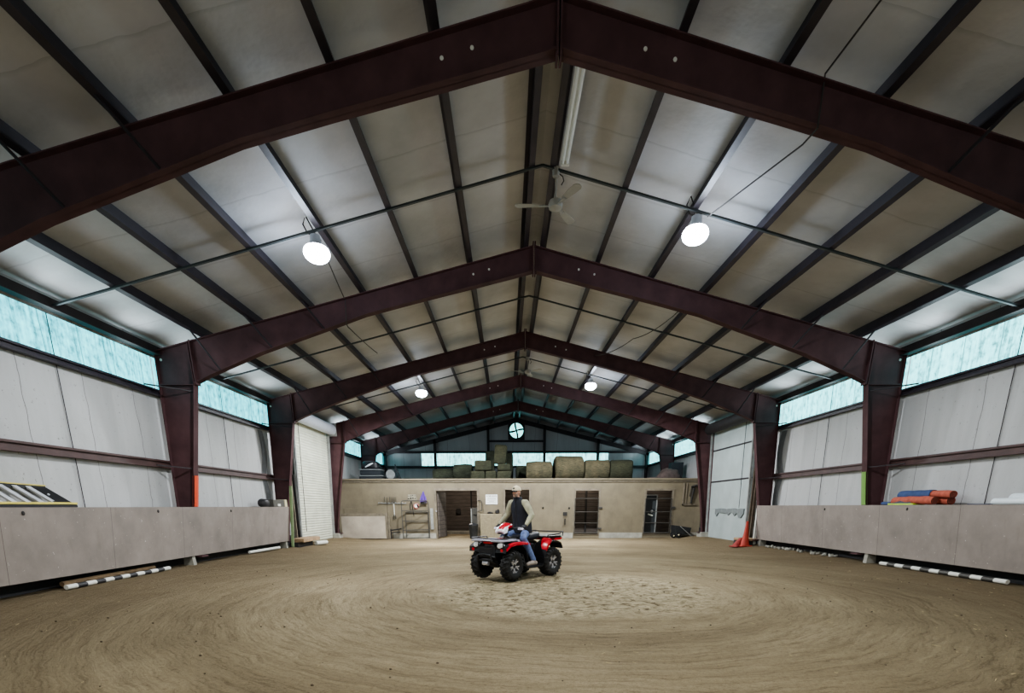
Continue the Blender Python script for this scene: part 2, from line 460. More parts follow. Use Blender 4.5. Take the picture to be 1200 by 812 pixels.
nw = 0
bays = [(YB, D(1)-.02), (D(1)+.02, D(2)-.02), (D(2)+.02, D(3)-.02), (D(3)+.02, D(4)-.02), (D(4)+.02, D(5)-.02), (D(5)+.02, YF)]
for sgn in (-1, 1):
    for a, b in bays:
        nw += 1; mb = MB()
        # corrugated translucent sheet
        rows = []
        for z in (WZ0 - .06, WZ1 + .03):
            r = []; n = int((b - a) / .075)
            for j in range(n + 1):
                y = a + (b - a) * j / n; r.append((sgn * (xw(z) + .02 + (.012 if j % 4 < 2 else 0)), y, z))
            rows.append(r)
        mb.sheet(rows); mb.build('window_%d' % nw, M['win_l' if sgn < 0 else 'win_r'], kind='structure')

# gable wall with its long window strip and the opening of the fan
GW0, GW1 = 4.28, 5.10
mb = MB()
def gq(x0, x1, z0, z1): mb.add([(x0, YF, z0), (x1, YF, z0), (x1, YF, z1), (x0, YF, z1)], [(0,1,2,3)])
gq(-9.5, 9.5, 0, GW0); gq(-9.5, -6.6, GW0, GW1); gq(6.42, 9.5, GW0, GW1)
for x0, x1 in ((-9.5, 0), (0, 9.5)):
    t = lambda x: ZR + RP - SL * abs(x)
    mb.add([(x0, YF, GW1), (x1, YF, GW1), (x1, YF, t(x1)), (x0, YF, t(x0))], [(0,1,2,3)])
mb.build('wall_far', M['wall_far'], kind='structure')
for x0, x1 in ((-6.6, -5.72), (-5.54, -2.02), (-1.86, 1.86), (2.02, 5.58), (5.74, 6.42)):
    nw += 1; mb = MB(); n = max(4, int((x1-x0)/.075))
    mb.sheet([[(x0 + (x1-x0)*j/n, YF + .02 + (.012 if j % 4 < 2 else 0), z) for j in range(n+1)] for z in (GW0 - .02, GW1 + .02)])
    mb.build('window_%d' % nw, M['win_f'], kind='structure')

# ---------------- steel
def rafter_depth(x):
    x = abs(x)
    P = [(0, .49), (1.4, .475), (2.8, .45), (4.0, .445), (5.0, .525), (6.6, .64), (7.9, .82), (8.31, .90)]
    for (a, p), (b, q) in zip(P, P[1:]):
        if x <= b: return p + (q - p) * (x - a) / (b - a)
    return .9
LEAN = '%s'
def make_frame():
    root = thing('rigid_frame', '', 'steel frame', (0, 0, 0), 0, 'arched maroon steel frames')
    XS = [0.02, 1.4, 2.8, 4.0, 5.0, 6.6, 7.9, 8.31]
    xi = lambda z: 8.31 + (4.478 - z) * (.194 if z > 1.64 else .194) if z > 1.64 else 8.86 + (1.64 - z) * .15
    for s in (-1, 1):
        mb = MB()
        top = [(s*x, rz_top(x)) for x in XS]; bot = [(s*x, rz_top(x) - rafter_depth(x)) for x in XS]
        mb.prism(top + bot[::-1], -.008, .008, 'y')                              # web
        for i in range(len(XS)-1):                                              # flanges
            mb.prism([top[i], top[i+1], (top[i+1][0], top[i+1][1]-.016), (top[i][0], top[i][1]-.016)], -.1, .1, 'y')
            mb.prism([bot[i], bot[i+1], (bot[i+1][0], bot[i+1][1]+.016), (bot[i][0], bot[i][1]+.016)], -.1, .1, 'y')
        mb.box(s*8.27 - .014, s*8.27 + .014, -.1, .1, rz_top(8.3) - .93, rz_top(8.3) + .03)
        mb.box(s*.022 - .014, s*.022 + .014, -.1, .1, ZR - .56, ZR + .07)        # ridge splice plate
        mb.build('rafter', M['steel'], root)
        mb = MB()
        zb = .34
        out = [(s*xo(z), z) for z in (zb, 2.6, 5.17)]; inn = [(s*xi(z), z) for z in (zb, 1.64, 4.478)] + [(s*8.31, rz_top(8.31))]
        mb.prism(out + inn[::-1], -.008, .008, 'y')
        for line, w in ((out, -.016), (inn, .016)):
            for (a, za), (b, zb2) in zip(line, line[1:]):
                mb.prism([(a, za), (b, zb2), (b + s*w, zb2), (a + s*w, za)], -.1, .1, 'y')
        mb.prism([(s*8.31, rz_top(8.31)), (s*9.15, 5.175), (s*9.15, 5.155), (s*8.31, rz_top(8.31)-.02)], -.1, .1, 'y')
        mb.prism([(s*xi(4.42), 4.46), (s*xo(4.46), 4.46), (s*xo(4.44), 4.44), (s*xi(4.42), 4.44)], -.09, .09, 'y')
        mb.box(*sorted((s*8.85, s*9.45)), -.15, .15, .31, .345)
        mb.build('column', M['steel'], root)
        # flange braces from the lower flange up to the purlins
        for xp, xb in ((7.95, 7.62), (6.67, 6.3), (5.36, 5.0)):
            for dy in (-.62,):
                MB().bar((s*xb, -.09, rz_top(xb)-rafter_depth(xb)+.02), (s*xp, dy, rz_top(xp)+.05), .03, .03).build('flange_brace', M['brace'], root)
        for z in (4.33, 2.55):
            mb = MB(); mb.bar((s*(xi(z)+.06), -.03, z-.02), (s*(xo(z)+.02), -.62, z+.03), .028, .028)
            mb.build('girt_brace', M['brace'], root)
        for x, z in ((1.05, .2), (1.42, .21)):  # white discs stand in for web holes with bright panels behind
            MB().cyl((s*x, -.014, rz_top(x)-z), (s*x, -.006, rz_top(x)-z), .024, n=8).build('hole_disc', M['white'], root)
        MB().cyl((s*9.06, -.014, 5.0), (s*9.06, -.006, 5.0), .03, n=10).build('hole_disc', M['white'], root)
    return root
fr = make_frame()
flab = {1: 'maroon steel roof frame overhead, its columns out of sight, largest of the arched frames',
        2: 'maroon steel frame with orange and lime guards on its columns',
        3: 'maroon steel frame whose columns stand at the ends of the kickboards beside the traffic cone',
        4: 'maroon steel frame on concrete piers just in front of the tan stable wall',
        5: 'maroon steel frame whose columns rise from the loft beside the hay bales'}
for k in (1, 2, 3, 4, 5):
    o = fr if k == 1 else dup(fr, (0, D(k), 0)); o.location = (0, D(k), 0); o['label'] = flab[k]
    if k > 3:
        for ch in list(o.children):
            if ch.name.startswith('girt_brace'): bpy.data.objects.remove(ch)

# gable end frame: light rafters and wind posts
ge = thing('gable_frame', 'slim dark steel framing with wind posts against the gable wall behind the hay loft', 'steel frame', (0, YF - .12, 0))
for s in (-1, 1):
    mb = MB(); P = [(s*x, rz_top(x)) for x in (0, 9.2)]
    mb.prism([P[0], P[1], (P[1][0], P[1][1]-.26), (P[0][0], P[0][1]-.26)], -.1, .1, 'y'); mb.build('rafter', M['brace'], ge)
for x in (-9.1, -5.63, -1.94, 1.94, 5.66, 9.1):
    mb = MB(); mb.box(x-.085, x+.085, -.1, .1, 2.8, rz_top(x)-.05); mb.build('post', M['brace'], ge)
for z in (GW0 - .07, GW1 + .06):
    mb = MB(); mb.box(-9.1, 9.1, -.04, .1, z-.07, z+.07); mb.build('girt', M['brace'], ge)
mb = MB(); mb.box(-1.9, 1.9, -.04, .1, 5.80, 5.92); mb.build('girt', M['brace'], ge)

# purlins, eave struts, girts
order = ['ridge', 'second', 'third', 'fourth', 'fifth', 'sixth', 'seventh']
for s, sd in ((-1, 'ladder'), (1, 'traffic cone')):
    for i, x in enumerate((.22, 1.51, 2.79, 4.07, 5.36, 6.67, 7.95)):
        mb = MB(); z0 = rz_top(x); a = SL * (-1)
        P = [(-.035, 0), (.035, 0), (.035, .012), (.006, .012), (.006, .2), (.035, .2), (.035, .212), (-.035, .212), (-.035, .2), (-.006, .2), (-.006, .012), (-.035, .012)]
        P = [(-.085, .0), (.012, 0), (.012, .235), (.09, .235), (.09, .245), (0, .245), (0, .012), (-.073, .012), (-.073, .03), (-.085, .03)]
        mb.prism([(s*(x + p), z0 + q - SL * p) for p, q in P], YB, YF, 'y')
        lab = ('dark steel roof purlin at the ridge, on the %s side' % sd) if i == 0 else 'dark steel roof purlin, %s down from the ridge on the %s side' % (order[i], sd)
        tag(mb.build('roof_purlin', M['purlin']), lab, 'roof beam', 'roof purlins')
    mb = MB(); z = 5.085
    mb.prism([(s*9.02, z), (s*9.2, z), (s*9.2, z+.22), (s*9.14, z+.22), (s*9.14, z+.02), (s*9.02, z+.02)], YB, YF, 'y')
    tag(mb.build('eave_strut', M['eave']), 'dark steel eave beam along the top of the daylight strip on the %s side' % sd, 'roof beam', 'eave struts')
    for z0, z1, w, what in ((4.19, 4.32, .02, 'below the daylight strip'), (2.53, 2.70, 0, 'midway up the white wall')):
        mb = MB()
        x1 = xw(z0) - .01; x0 = x1 - .13; mt = M['purlin'] if z0 > 3 else M['girt']
        mb.prism([(s*x1, z0), (s*x1, z1), (s*x0, z1), (s*x0, z1-.03), (s*(x0+.014), z1-.03), (s*(x0+.014), z1-.014), (s*(x1-.014), z1-.014), (s*(x1-.014), z0)], YB, YF, 'y') if False else \
        mb.prism([(s*x0, z0), (s*x1, z0), (s*x1, z0+.014), (s*(x0+.06), z0+.014), (s*(x0+.06), z1), (s*x1, z1), (s*x1, z1+.012), (s*(x0+.0), z1+.012), (s*x0, z1-.03), (s*(x0+.046), z1-.03), (s*(x0+.046), z0+.03), (s*x0, z0+.03)], YB, YS if z0 < 3 else YF, 'y')
        tag(mb.build('wall_girt', mt), 'long maroon steel wall girt %s on the %s side' % (what, sd), 'wall beam', 'wall girts')
    for k, y, wh in ((1, 11.3, 'in the first bay'), (2, 17.4, 'in the second bay')):
        mb = MB(); mb.tube([(s*(xw(z)-.03), y, z) for z in (1.2, 3, 5.05)], .009, 6)
        tag(mb.build('wall_tie_rod', M['brace']), 'thin upright tie rod on the white wall %s, %s side' % (wh, sd), 'tie rod', 'wall tie rods')
    mb = MB(); y = 19.75 if s < 0 else 20.0
    y -= .1
    for za, zb in ((2.72, 4.14), (1.2, 2.5)):
        pts = [(za + (zb-za)*i/8) for i in range(9)]
        mb.sheet([[(s*(xw(z)-.015), y + .34*math.sin(PI*i/8)*.6 + dy, z) for dy in (0, .38)] for i, z in enumerate(pts)])
    mb.build('trim_%d' % (1 if s < 0 else 2), plain('grey_flashing', (108, 110, 112), .6), kind='structure')
for y, wh in ((11.32, 'passing under the two big lamps'), (17.2, 'in the second bay, beyond the first full frame'), (23.5, 'passing the far pair of lamps')):
    mb = MB()
    for s in (-1, 1):
        mb.bar((0, y, ZR - .018), (s*9.1, y, rz_top(9.1) - .018), .05, .03)
    tag(mb.build('roof_strap', M['strap']), 'thin grey strap across under the purlins, ' + wh, 'roof strap', 'roof straps')

for s, w in ((-1, 'roll-up'), (1, 'panel')):
    mb = MB(); mb.bbox(*sorted((s*8.92, s*9.42)), D(4)-.28, D(4)+.28, -.05, .34, .02)
    tag(mb.build('concrete_pier', M['concrete']), 'square concrete pier under the maroon column next to the %s door' % w, 'pier', 'concrete piers')

# ---------------- kickboards
for s, sd, yend in ((-1, 'below the yellow ladder', 20.15), (1, 'below the orange covers', 20.25)):
    kb = thing('kickboard', 'long taupe plywood kickboard along the arena wall, ' + sd, 'kickboard', (s*8.85, 9, bank(8.9)), 0, 'arena kickboards')
    z0 = bank(8.9); mb = MB(); y0, y1 = YB - 9 + .1, yend - 9
    mb.prism([(s*-.10, HC + .004 - z0), (s*-.06, HC + .004 - z0), (s*.12, .36 - z0), (s*.08, .36 - z0)], y0, y1, 'y')
    mb.build('board', M['kick'], kb)
    for a, b in ((YB + .1, 8.08), (8.40, 14.18), (14.50, yend - .02)):
        mb = MB(); mb.box(*sorted((s*-.085, s*.50)), a - 9, b - 9, HC - z0 - .04, HC - z0); mb.build('top_ledge', M['kick'], kb)
    for y in (7.9, 14.0, yend - .12):
        mb = MB(); mb.prism([(s*.11, -.05), (s*.38, -.05), (s*.3, .5), (s*.13, .3)], y - 9 - .07, y - 9 + .07, 'y'); mb.build('support_foot', M['concrete'], kb)
    for y, z in ((9.1, 1.5), (12.6, 1.5), (15.9, 1.48)):
        mb = MB(); mb.ball((s*-.092, y - 9, z - z0), (.012, .035, .035), 8, 6); mb.build('knot_hole', M['ink'], kb)

# ---------------- stable front and loft
y0, y1 = YS, YS + .12
doors = [(LX(-4.6), LX(-2.34), 0., LZ(2.42)), (LX(-.77), LX(.57), .25, LZ(2.46)), (LX(3.17), LX(4.46), .25, LZ(2.40)), (LX(7.13), LX(8.56), .25, LZ(2.39))]
ZL = LZ(2.98)
mb = MB(); edges = [-9.38]
for d in doors: edges += [d[0], d[1]]
edges.append(9.38)
for i in range(0, len(edges), 2): mb.box(edges[i], edges[i+1], y0, y1, 0, ZL)
for a, b, zb, zt in doors:
    mb.box(a, b, y0, y1, zt, ZL)
    if zb > 0: mb.box(a, b, y0, y1, 0, zb)
mb.build('wall_stable', M['stable'], kind='structure')
mb = MB(); mb.box(-9.38, 9.38, y0 - .07, y1 + .05, ZL - .02, ZL + .06); mb.build('trim_3', M['stable'], kind='structure')
mb = MB(); mb.box(-9.38, 9.38, y0 - .05, y0, ZL - .11, ZL - .06); mb.build('trim_4', M['woodframe'], kind='structure')
for i, (a, b) in enumerate(zip(edges[0::2], edges[1::2])):
    if i == 0: a = -6.6
    mb = MB(); mb.box(a + (.1 if i else 0), b - .1, y0 - .05, y0, -.05, .26); mb.build('trim_%d' % (5 + i), M['concrete'], kind='structure')
mb = MB(); mb.box(-9.3, 9.3, y1, YF, ZL - .18, ZL); mb.build('floor_loft', M['inside'], kind='structure')
# rooms behind the openings
mb = MB(); mb.box(-5.2, -1.2, 34.0, 34.1, 0, ZL - .18); mb.build('wall_corridor', M['inner_wood'], kind='structure')
mb = MB(); mb.box(-5.2, -1.2, 32.3, 34.0, -.02, .13); mb.build('floor_corridor', M['concrete'], kind='structure')
mb = MB(); mb.box(-1.5, 9.0, 29.8, 29.9, 0, ZL - .18); mb.build('wall_stalls', M['inner_wood'], kind='structure')
mb = MB(); mb.box(-5.3, -5.2, y1, 34, 0, ZL - .18); mb.box(-1.3, -1.2, y1, 34, 0, ZL-.18); mb.build('wall_passage', M['inner_wood'], kind='structure')

def door_frame(i, a, b, zb, zt, w=.11, sill=False):
    o = MB(); o.box(a - w, a, y0 - .03, y0 + .1, zb - (.1 if sill else 0), zt + w); o.box(b, b + w, y0 - .03, y0 + .1, zb - (.1 if sill else 0), zt + w)
    o.box(a, b, y0 - .03, y0 + .1, zt, zt + w)
    if sill: o.box(a, b, y0 - .03, y0 + .1, zb - .1, zb)
    r = o.build('door_%d' % i, M['woodframe'], kind='structure', origin=((a+b)/2, y0, 0))
    return r
def local(o, mb): 
    mb.v = [(x - o.location.x, y - o.location.y, z - o.location.z) for x, y, z in mb.v]; return mb
# open leaf, corridor door
a, b, zb, zt = doors[0]
d1 = door_frame(3, a, b, zb, zt)
mb = MB(); mb.prism([(a + .02, y1), (a + .07, y1), (a + .3, y1 + 1.5), (a + .24, y1 + 1.5)], .04, zt - .04, 'z'); leaf = local(d1, mb).build('door_leaf', M['inner_wood'], d1)
mb = MB(); mb.ball((a - .02, y0 - .07, LZ(1.33)), .045); local(d1, mb).build('door_knob', M['chrome'], d1)
mb = MB(); zc = LZ(1.9)
mb.tube([(b + .03, y0 - .06, zc), (b + .18, y0 - .1, zc), (b + .24, y0 - .1, zc - .08), (b + .24, y0 - .1, zc - .5), (b + .03, y0 - .06, zc - .52)], .022, 6); local(d1, mb).build('gate_end_tube', M['tube'], d1)
for i, dd in ((4, doors[1]), (5, doors[2]), (6, doors[3])):
    a, b, zb, zt = dd
    d = door_frame(i, a, b, zb, zt, .1, True)
    if i > 4:
        g = MB(); r = .02; yy = y0 - .05
        for x in (a - .03, b + .0): g.tube([(x, yy, zb - .02), (x, yy, zt - .38)], r, 6)
        for z in (zb, zb + .5, zb + 1.05, zt - .38): g.tube([(a - .03, yy, z), (b, yy, z)], r if z > zb else .03, 6)
        local(d, g).build('stall_gate', M['tube'], d)
        for z in (zb + .22, zb + 1.25):
            g = MB(); g.bbox(b + .03, b + .2, y0 - .08, y0 - .02, z - .04, z + .05, .01); local(d, g).build('hinge', M['tube'], d)
# things inside the stalls that show through
def top(mb, name, mat, lab, cat, group=None, **k): return tag(mb.build(name, mat, **k), lab, cat, group)
mb = MB(); mb.box(3.62, 3.72, 29.6, 29.7, 0, 2.5); mb.build('trim_20', M['ink'], kind='structure')
a, b, zb, zt = doors[3]
sp = thing('screen_door', 'glazed storm door with white frame standing half open behind the stall gate by the cart', 'door', (a + .35, y1 + .35, .2))
mb = MB()
for x in (-.34, .34): mb.box(x-.03, x+.03, -.02, .02, 0, 1.95)
mb.box(-.34, .34, -.02, .02, 0, .06); mb.box(-.34, .34, -.02, .02, 1.9, 1.95)
mb.build('frame', M['zinc'], sp)
mb = MB(); mb.box(-.31, .31, -.005, .005, .06, 1.9); g = NT('dusty_glass'); g.b.inputs['Transmission Weight'].default_value = .0; mb.build('glass', g.done(srgb(64, 68, 70), .12), sp)
MB().bar((-.1, -.05, .98), (.16, -.05, .9), .03, .07).build('handle', M['white'], sp)
MB().ball((.1, -.04, 1.12), (.07, .02, .07)).build('rosette', M['zinc'], sp)

# pale panel leaning by the column
pl = thing('pale_board', 'pale square board in a wooden surround against stable wall below the pitchforks column side', 'board', (LX(-8.6), D(4) + .5, .02))
x0, x1 = -9.0 - pl.location.x, (CX + (-7.5 - CX) * .895) - pl.location.x
MB().bbox(x0, x1, -.03, .02, .02, 1.12, .01).build('panel', M['panel'], pl)
mb = MB(); mb.box(x1, x1 + .1, -.05, .05, 0, 1.26); mb.box(x0, x1, -.05, .05, 1.14, 1.24); mb.box(x1 + .12, x1 + .19, -.03, .06, 0, 1.1); mb.build('surround', M['woodframe'], pl)
mb = MB(); mb.bbox(LX(-9.9) + .1, LX(-9.0), y0 - .04, y0, LZ(1.2), LZ(1.5), .01)
top(mb, 'wall_patch_board', M['stable'], 'small tan board nailed on stable wall just above the pale board', 'board')

# ---------------- gate, signs, tools on the stable wall
def gate(name, lab, x, y, ang, W, hts, zt, rad=.022, gr=None):
    g = thing(name, lab, 'gate', (x, y, .03), ang, gr); r = rad
    mb = MB(); c = .1
    mb.tube([(0, 0, 0), (0, 0, zt-c), (c*.3, 0, zt-c*.3), (c, 0, zt), (W-c, 0, zt), (W-c*.3, 0, zt-c*.3), (W, 0, zt-c), (W, 0, 0)], r, 6)
    mb.build('gate_frame', M['tube'], g)
    for h in hts: MB().tube([(0, 0, h), (W, 0, h)], r*.85, 6).build('rail', M['tube'], g)
    return g
gx0, gx1 = LX(-6.43), LX(-5.06)
gate('metal_gate', 'tubular steel gate swung out from the stable wall under the small plaque', gx1, y0 - .08, PI + .5, 1.42, (.02, .42, .88, 1.36), LZ(1.91) - .05)
gate('wall_grid', 'flat tubular rail grid standing against the stable wall behind the open gate', gx0 + .05, y0 - .05, 0, gx1 - gx0 - .1, (.35, .8, 1.25), 1.3, .018)
mb = MB(); mb.bbox(gx1 + .08, gx1 + .22, y0 - .1, y0, .45, 1.5, .01); top(mb, 'post_cover', M['zinc'], 'pale narrow upright post cover between the tubular gate and open doorway', 'post')
sg = thing('plaque', 'small wooden two-line plaque on the stable wall above the tubular gate', 'sign', (LX(-5.95), y0 - .02, LZ(1.93)))
w, h = (LX(-5.67) - LX(-6.24)), LZ(2.24) - LZ(1.93)
MB().bbox(-w/2, w/2, -.02, .02, 0, h, .006).build('board', M['sign'], sg)
mb = MB()
rq = random.Random(4)
for row, n, hh in ((.62, 6, .24), (.14, 4, .34)):
    for i in range(n):
        xx = -w*.42 + w*.84*i/n; a_, b_ = rq.uniform(0, .3), rq.uniform(.6, 1)
        mb.prism([(xx, h*(row+hh*a_)), (xx + w*.84/n*.8, h*(row+hh*a_*.5)), (xx + w*.84/n*.7, h*(row+hh*b_)), (xx + w*.84/n*.1, h*(row+hh*b_*.9))], -.026, -.02, 'y')
    for i in range(0):
        xx = -w*.42 + w*.84*i/n
        mb.box(xx, xx + w*.84/n*.25, -.026, -.02, h*row, h*(row+hh)); mb.box(xx, xx + w*.84/n*.7, -.026, -.02, h*(row+hh*.4), h*(row+hh*.6))
        mb.box(xx + w*.84/n*.5, xx + w*.84/n*.72, -.026, -.02, h*row, h*(row+hh))
mb.build('lettering', M['ink'], sg)
mb = MB(); mb.box(-w/2, w/2, -.03, -.018, h*.93, h); mb.box(-w/2, w/2, -.03, -.018, 0, h*.06); mb.box(-w/2, -w/2+.05, -.03, -.018, 0, h); mb.box(w/2-.05, w/2, -.03, -.018, 0, h); mb.build('border', M['woodframe'], sg)
rs = thing('round_sign', 'small round white sign with red ring hanging on the stable wall under the plaque', 'sign', (LX(-5.74), y0 - .02, LZ(1.47)))
R_ = .135; Mx = Matrix.Translation((0, 0, R_)) @ Matrix.Rotation(PI/2, 4, 'X')
MB().lathe([(R_, -.01), (R_, .01)], 24, Mx).build('disc', M['paper'], rs)
MB().lathe([(R_, .0), (R_, .016), (R_*.8, .016), (R_*.8, 0)], 24, Mx, True).build('ring', M['signred'], rs)
mb = MB(); mb.bar((.05, -.018, R_+.07), (.1, -.018, R_-.06), .012, .07); mb.bbox(-.02, .01, -.02, -.012, R_+.03, R_+.09, .003); mb.build('emblem', M['ink'], rs)
pc = thing('purple_cloth', 'purple cloth hanging from a hook on the stable wall over the tubular gate', 'cloth', (LX(-5.3), y0 - .12, LZ(1.66)))
hh = LZ(2.38) - LZ(1.66); rows = []
for i in range(9):
    t = i/8; r = []
    for j in range(11):
        u = j/10 - .5; wd = .045 + .2 * smooth01(0, .7, t)
        r.append((u*wd*1.3 - .02*t, .03*math.sin(u*16)*(.3+t), hh*(1 - t*.82)))
    rows.append(r)
MB().sheet(rows).build('cloth', M['purple'], pc, smooth=True)
MB().sheet([[(-.15, -.035, .17), (.13, -.035, .17)], [(-.15, -.035, .06), (.13, -.035, .06)]]).build('dark_hem', M['ink'], pc)
mb = MB(); mb.tube([(.06, .06, hh + .1), (.07, .05, hh*.4), (.0, .05, hh)], .012, 6); mb.build('strap', M['woodframe'], pc)
mb = MB(); x, z = LX(-5.95) - .05, LZ(1.9)
mb.tube([(x, y0-.06, z), (x-.08, y0-.08, z-.25), (x-.06, y0-.08, z-.45), (x+.06, y0-.08, z-.4), (x+.05, y0-.08, z-.2), (x, y0-.06, z)], .022, 6); mb.tube([(x+.05, y0-.08, z-.3), (x+.1, y0-.08, z-.75)], .018, 6)
top(mb, 'halter', M['ink'], 'dark rope halter hanging on the stable wall just under the plaque', 'halter')
mb = MB(); mb.tube([(LX(-7.82), y0-.04, LZ(1.78)), (LX(-6.3), y0-.04, LZ(1.74))], .018, 6)
for i in range(9):
    x = LX(-7.82) + (LX(-6.3)-LX(-7.82))*i/8; mb.tube([(x, y0-.04, LZ(1.76)), (x, y0-.1, LZ(1.74)), (x, y0-.1, LZ(1.82))], .012, 5)
top(mb, 'hook_rail', M['zinc'], 'thin rail of hooks on the stable wall holding the stable tools', 'rail')
pf = thing('pitchfork', 'pitchfork hanging tines up on the stable wall behind the pale board', 'pitchfork', (LX(-7.33), y0 - .07, .35))
MB().tube([(0, 0, 0), (0, 0, 1.35)], .016, 6).build('handle', M['woodframe'], pf)
mb = MB()
mb.tube([(-.13, 0, 1.72), (-.12, 0, 1.5), (0, 0, 1.36), (.12, 0, 1.5), (.13, 0, 1.72)], .014, 6); mb.tube([(0, 0, 1.36), (0, 0, 1.7)], .012, 6)
mb.build('tines', M['tube'], pf)
mf = thing('manure_fork', 'manure fork with pale handle hanging head up beside the pitchfork', 'fork', (LX(-6.98), y0 - .07, LZ(.93)))
MB().tube([(0, 0, .15), (0, 0, .75)], .02, 6).build('handle', M['white'], mf)
MB().tube([(0, 0, .2), (-.06, 0, .12), (-.06, 0, 0), (.06, 0, 0), (.06, 0, .12), (0, 0, .2)], .02, 6).build('grip', M['ink'], mf)
mb = MB()
for i in range(6): mb.tube([(-.13+.052*i, 0, .8), (-.13+.052*i, -.02, 1.08)], .009, 5)
mb.tube([(-.13, 0, .8), (.13, 0, .8)], .016, 6); mb.tube([(0, 0, .75), (0, 0, .82)], .02, 6); mb.build('tines', M['tube'], mf)
# dark clutter at the foot of the tools
rk = thing('saddle_stand', 'low dark rack with a peg at the foot of stable wall under the forks', 'rack', (LX(-7.15), y0 - .3, 0))
mb = MB(); mb.bar((-.05, 0, .42), (.5, 0, .5), .12, .06); mb.bar((-.05, 0, .3), (.45, 0, .34), .1, .05); mb.build('pegs', M['ink'], rk)
MB().bar((-.05, 0, 0), (-.05, 0, .5), .07, .07).build('post', M['ink'], rk)
# notice
nt = thing('notice_sign', 'white rectangular printed notice on the stable wall beside the rider', 'sign', (LX(-1.53), y0 - .015, LZ(1.69)))
w, h = LX(-1.2) - LX(-1.86), LZ(2.21) - LZ(1.69)
MB().bbox(-w/2, w/2, -.01, .01, 0, h, .004).build('board', M['paper'], nt)
cu = bpy.data.curves.new('heading', 'FONT'); cu.body = 'WARNING'; cu.size = .115; cu.align_x = 'CENTER'; cu.extrude = .002
to = bpy.data.objects.new('heading', cu); C.objects.link(to); dg = bpy.context.evaluated_depsgraph_get(); dg.update()
me = bpy.data.meshes.new_from_object(to.evaluated_get(dg)); bpy.data.objects.remove(to); me.materials.clear(); me.materials.append(M['ink'])
me.transform(Matrix.Translation((0, -.013, h*.76)) @ Matrix.Rotation(PI/2, 4, 'X'))
to = bpy.data.objects.new('heading', me); C.objects.link(to); to.parent = nt
for i, (a, b) in enumerate(((-.2, .2), (-.23, .23), (-.22, .2), (-.14, .14), (-.22, .22))):
    z = h*(.64 - .115*i); MB().box(a, b, -.013, -.01, z, z + .012).build('text_line', M['dark'], nt)
# slatted panel
sl = thing('slatted_panel', 'tan horizontally slatted panel against the stable wall below the white notice', 'panel', (LX(-1.58), y0 - .1, .02))
w = LX(-.98) - LX(-2.19); H_ = LZ(1.19) - .02
MB().box(-w/2, w/2, .032, .08, 0, H_).build('backing', M['tan_slat'], sl)
n = 12
for i in range(n): MB().prism([(-.012, .004), (.03, .004), (.03, H_/n*.95), (.01, H_/n*.95)], -w/2, w/2, 'x', Matrix.Translation((0, 0, H_/n*i))).build('slat', M['tan_slat'], sl)
mb = MB(); mb.bbox(LX(-1.78), LX(-1.45), y0-.1, y0-.02, LZ(1.2), LZ(1.27), .015); mb.bbox(LX(-1.72), LX(-1.55), y0-.09, y0-.03, LZ(1.27), LZ(1.3), .01)
top(mb, 'brush', M['ink'], 'dark flat hand brush lying on top of the slatted panel', 'brush')
mb = MB(); mb.bbox(LX(-1.34), LX(-1.1), y0-.1, y0-.02, LZ(1.2), LZ(1.38), .03); mb.ball((LX(-1.17), y0-.06, LZ(1.38)), .05)
top(mb, 'small_bag', M['ink'], 'small black lumpy bag on top of the slatted panel nearest the rider', 'bag')
# bin and feed cabinet inside the doorway
bn = thing('trash_bin', 'black plastic trash bin standing in the open stable doorway', 'bin', (LX(-2.56), y0 - .28, .0))
MB().lathe([(.19, 0), (.24, .62), (.25, .64), (.25, .67), (.22, .67)], 16).build('body', M['bin'], bn, smooth=40)
MB().lathe([(.255, .66), (.25, .71), (.12, .76), (.02, .77)], 16).build('lid', M['bin'], bn, smooth=40)
fc = thing('feed_cabinet', 'grey feed cabinet inside the open stable doorway behind the black bin', 'cabinet', (LX(-2.5), y1 + .6, .02))
MB().bbox(-.25, .35, -.25, .25, 0, 1.5, .01).build('body', M['boxgrey'], fc)
MB().box(-.22, -.17, -.27, -.25, .05, 1.45).build('corner_strip', M['zinc'], fc)
MB().bar((-.1, -.28, 1.15), (.1, -.28, 1.15), .03, .05).build('handle', M['ink'], fc)
mb = MB(); mb.bbox(LX(-4.0)-.12, LX(-4.0)+.14, 33.8, 33.98, 1.15, 1.45, .01); top(mb, 'latch_box', M['ink'], 'small dark latch box on the far plank wall seen through the open doorway', 'box')
mb = MB(); mb.box(-2.95, -2.88, 33.9, 33.99, .1, 2.5); mb.build('trim_21', M['ink'], kind='structure')
# knobs, bracket on the wall right of the rider
for x, z, l in ((2.82, 1.48, 'dark round peg on the stable wall nearer the gated doorway'), (1.35, 1.5, 'dark round peg on the stable wall midway between rider and gated doorway')):
    mb = MB(); mb.lathe([(.05, 0), (.05, .02), (.02, .03), (.03, .06), (.0, .065)], 12, Matrix.Translation((LX(x), y0, LZ(z))) @ Matrix.Rotation(PI/2, 4, 'X'))
    top(mb, 'wall_peg', M['ink'], l, 'peg', 'wall pegs', smooth=30)
bk = thing('wall_bracket', 'narrow upright metal bracket plate on the stable wall beside the gated doorway', 'bracket', (LX(2.6), y0 - .02, LZ(.48)))
hh = LZ(1.27) - LZ(.48)
mb = MB(); mb.box(-.12, -.09, -.02, .02, 0, hh*.7); mb.box(.09, .12, -.02, .02, 0, hh*.7); mb.box(-.12, .12, -.02, .02, hh*.68, hh*.72); mb.build('frame', M['woodframe'], bk)
MB().bar((0, -.03, .1), (0, -.03, hh*.55), .05, .04).build('latch', M['ink'], bk)
MB().bbox(-.11, .11, -.03, .02, hh*.75, hh, .01).build('head_plate', M['ink'], bk)
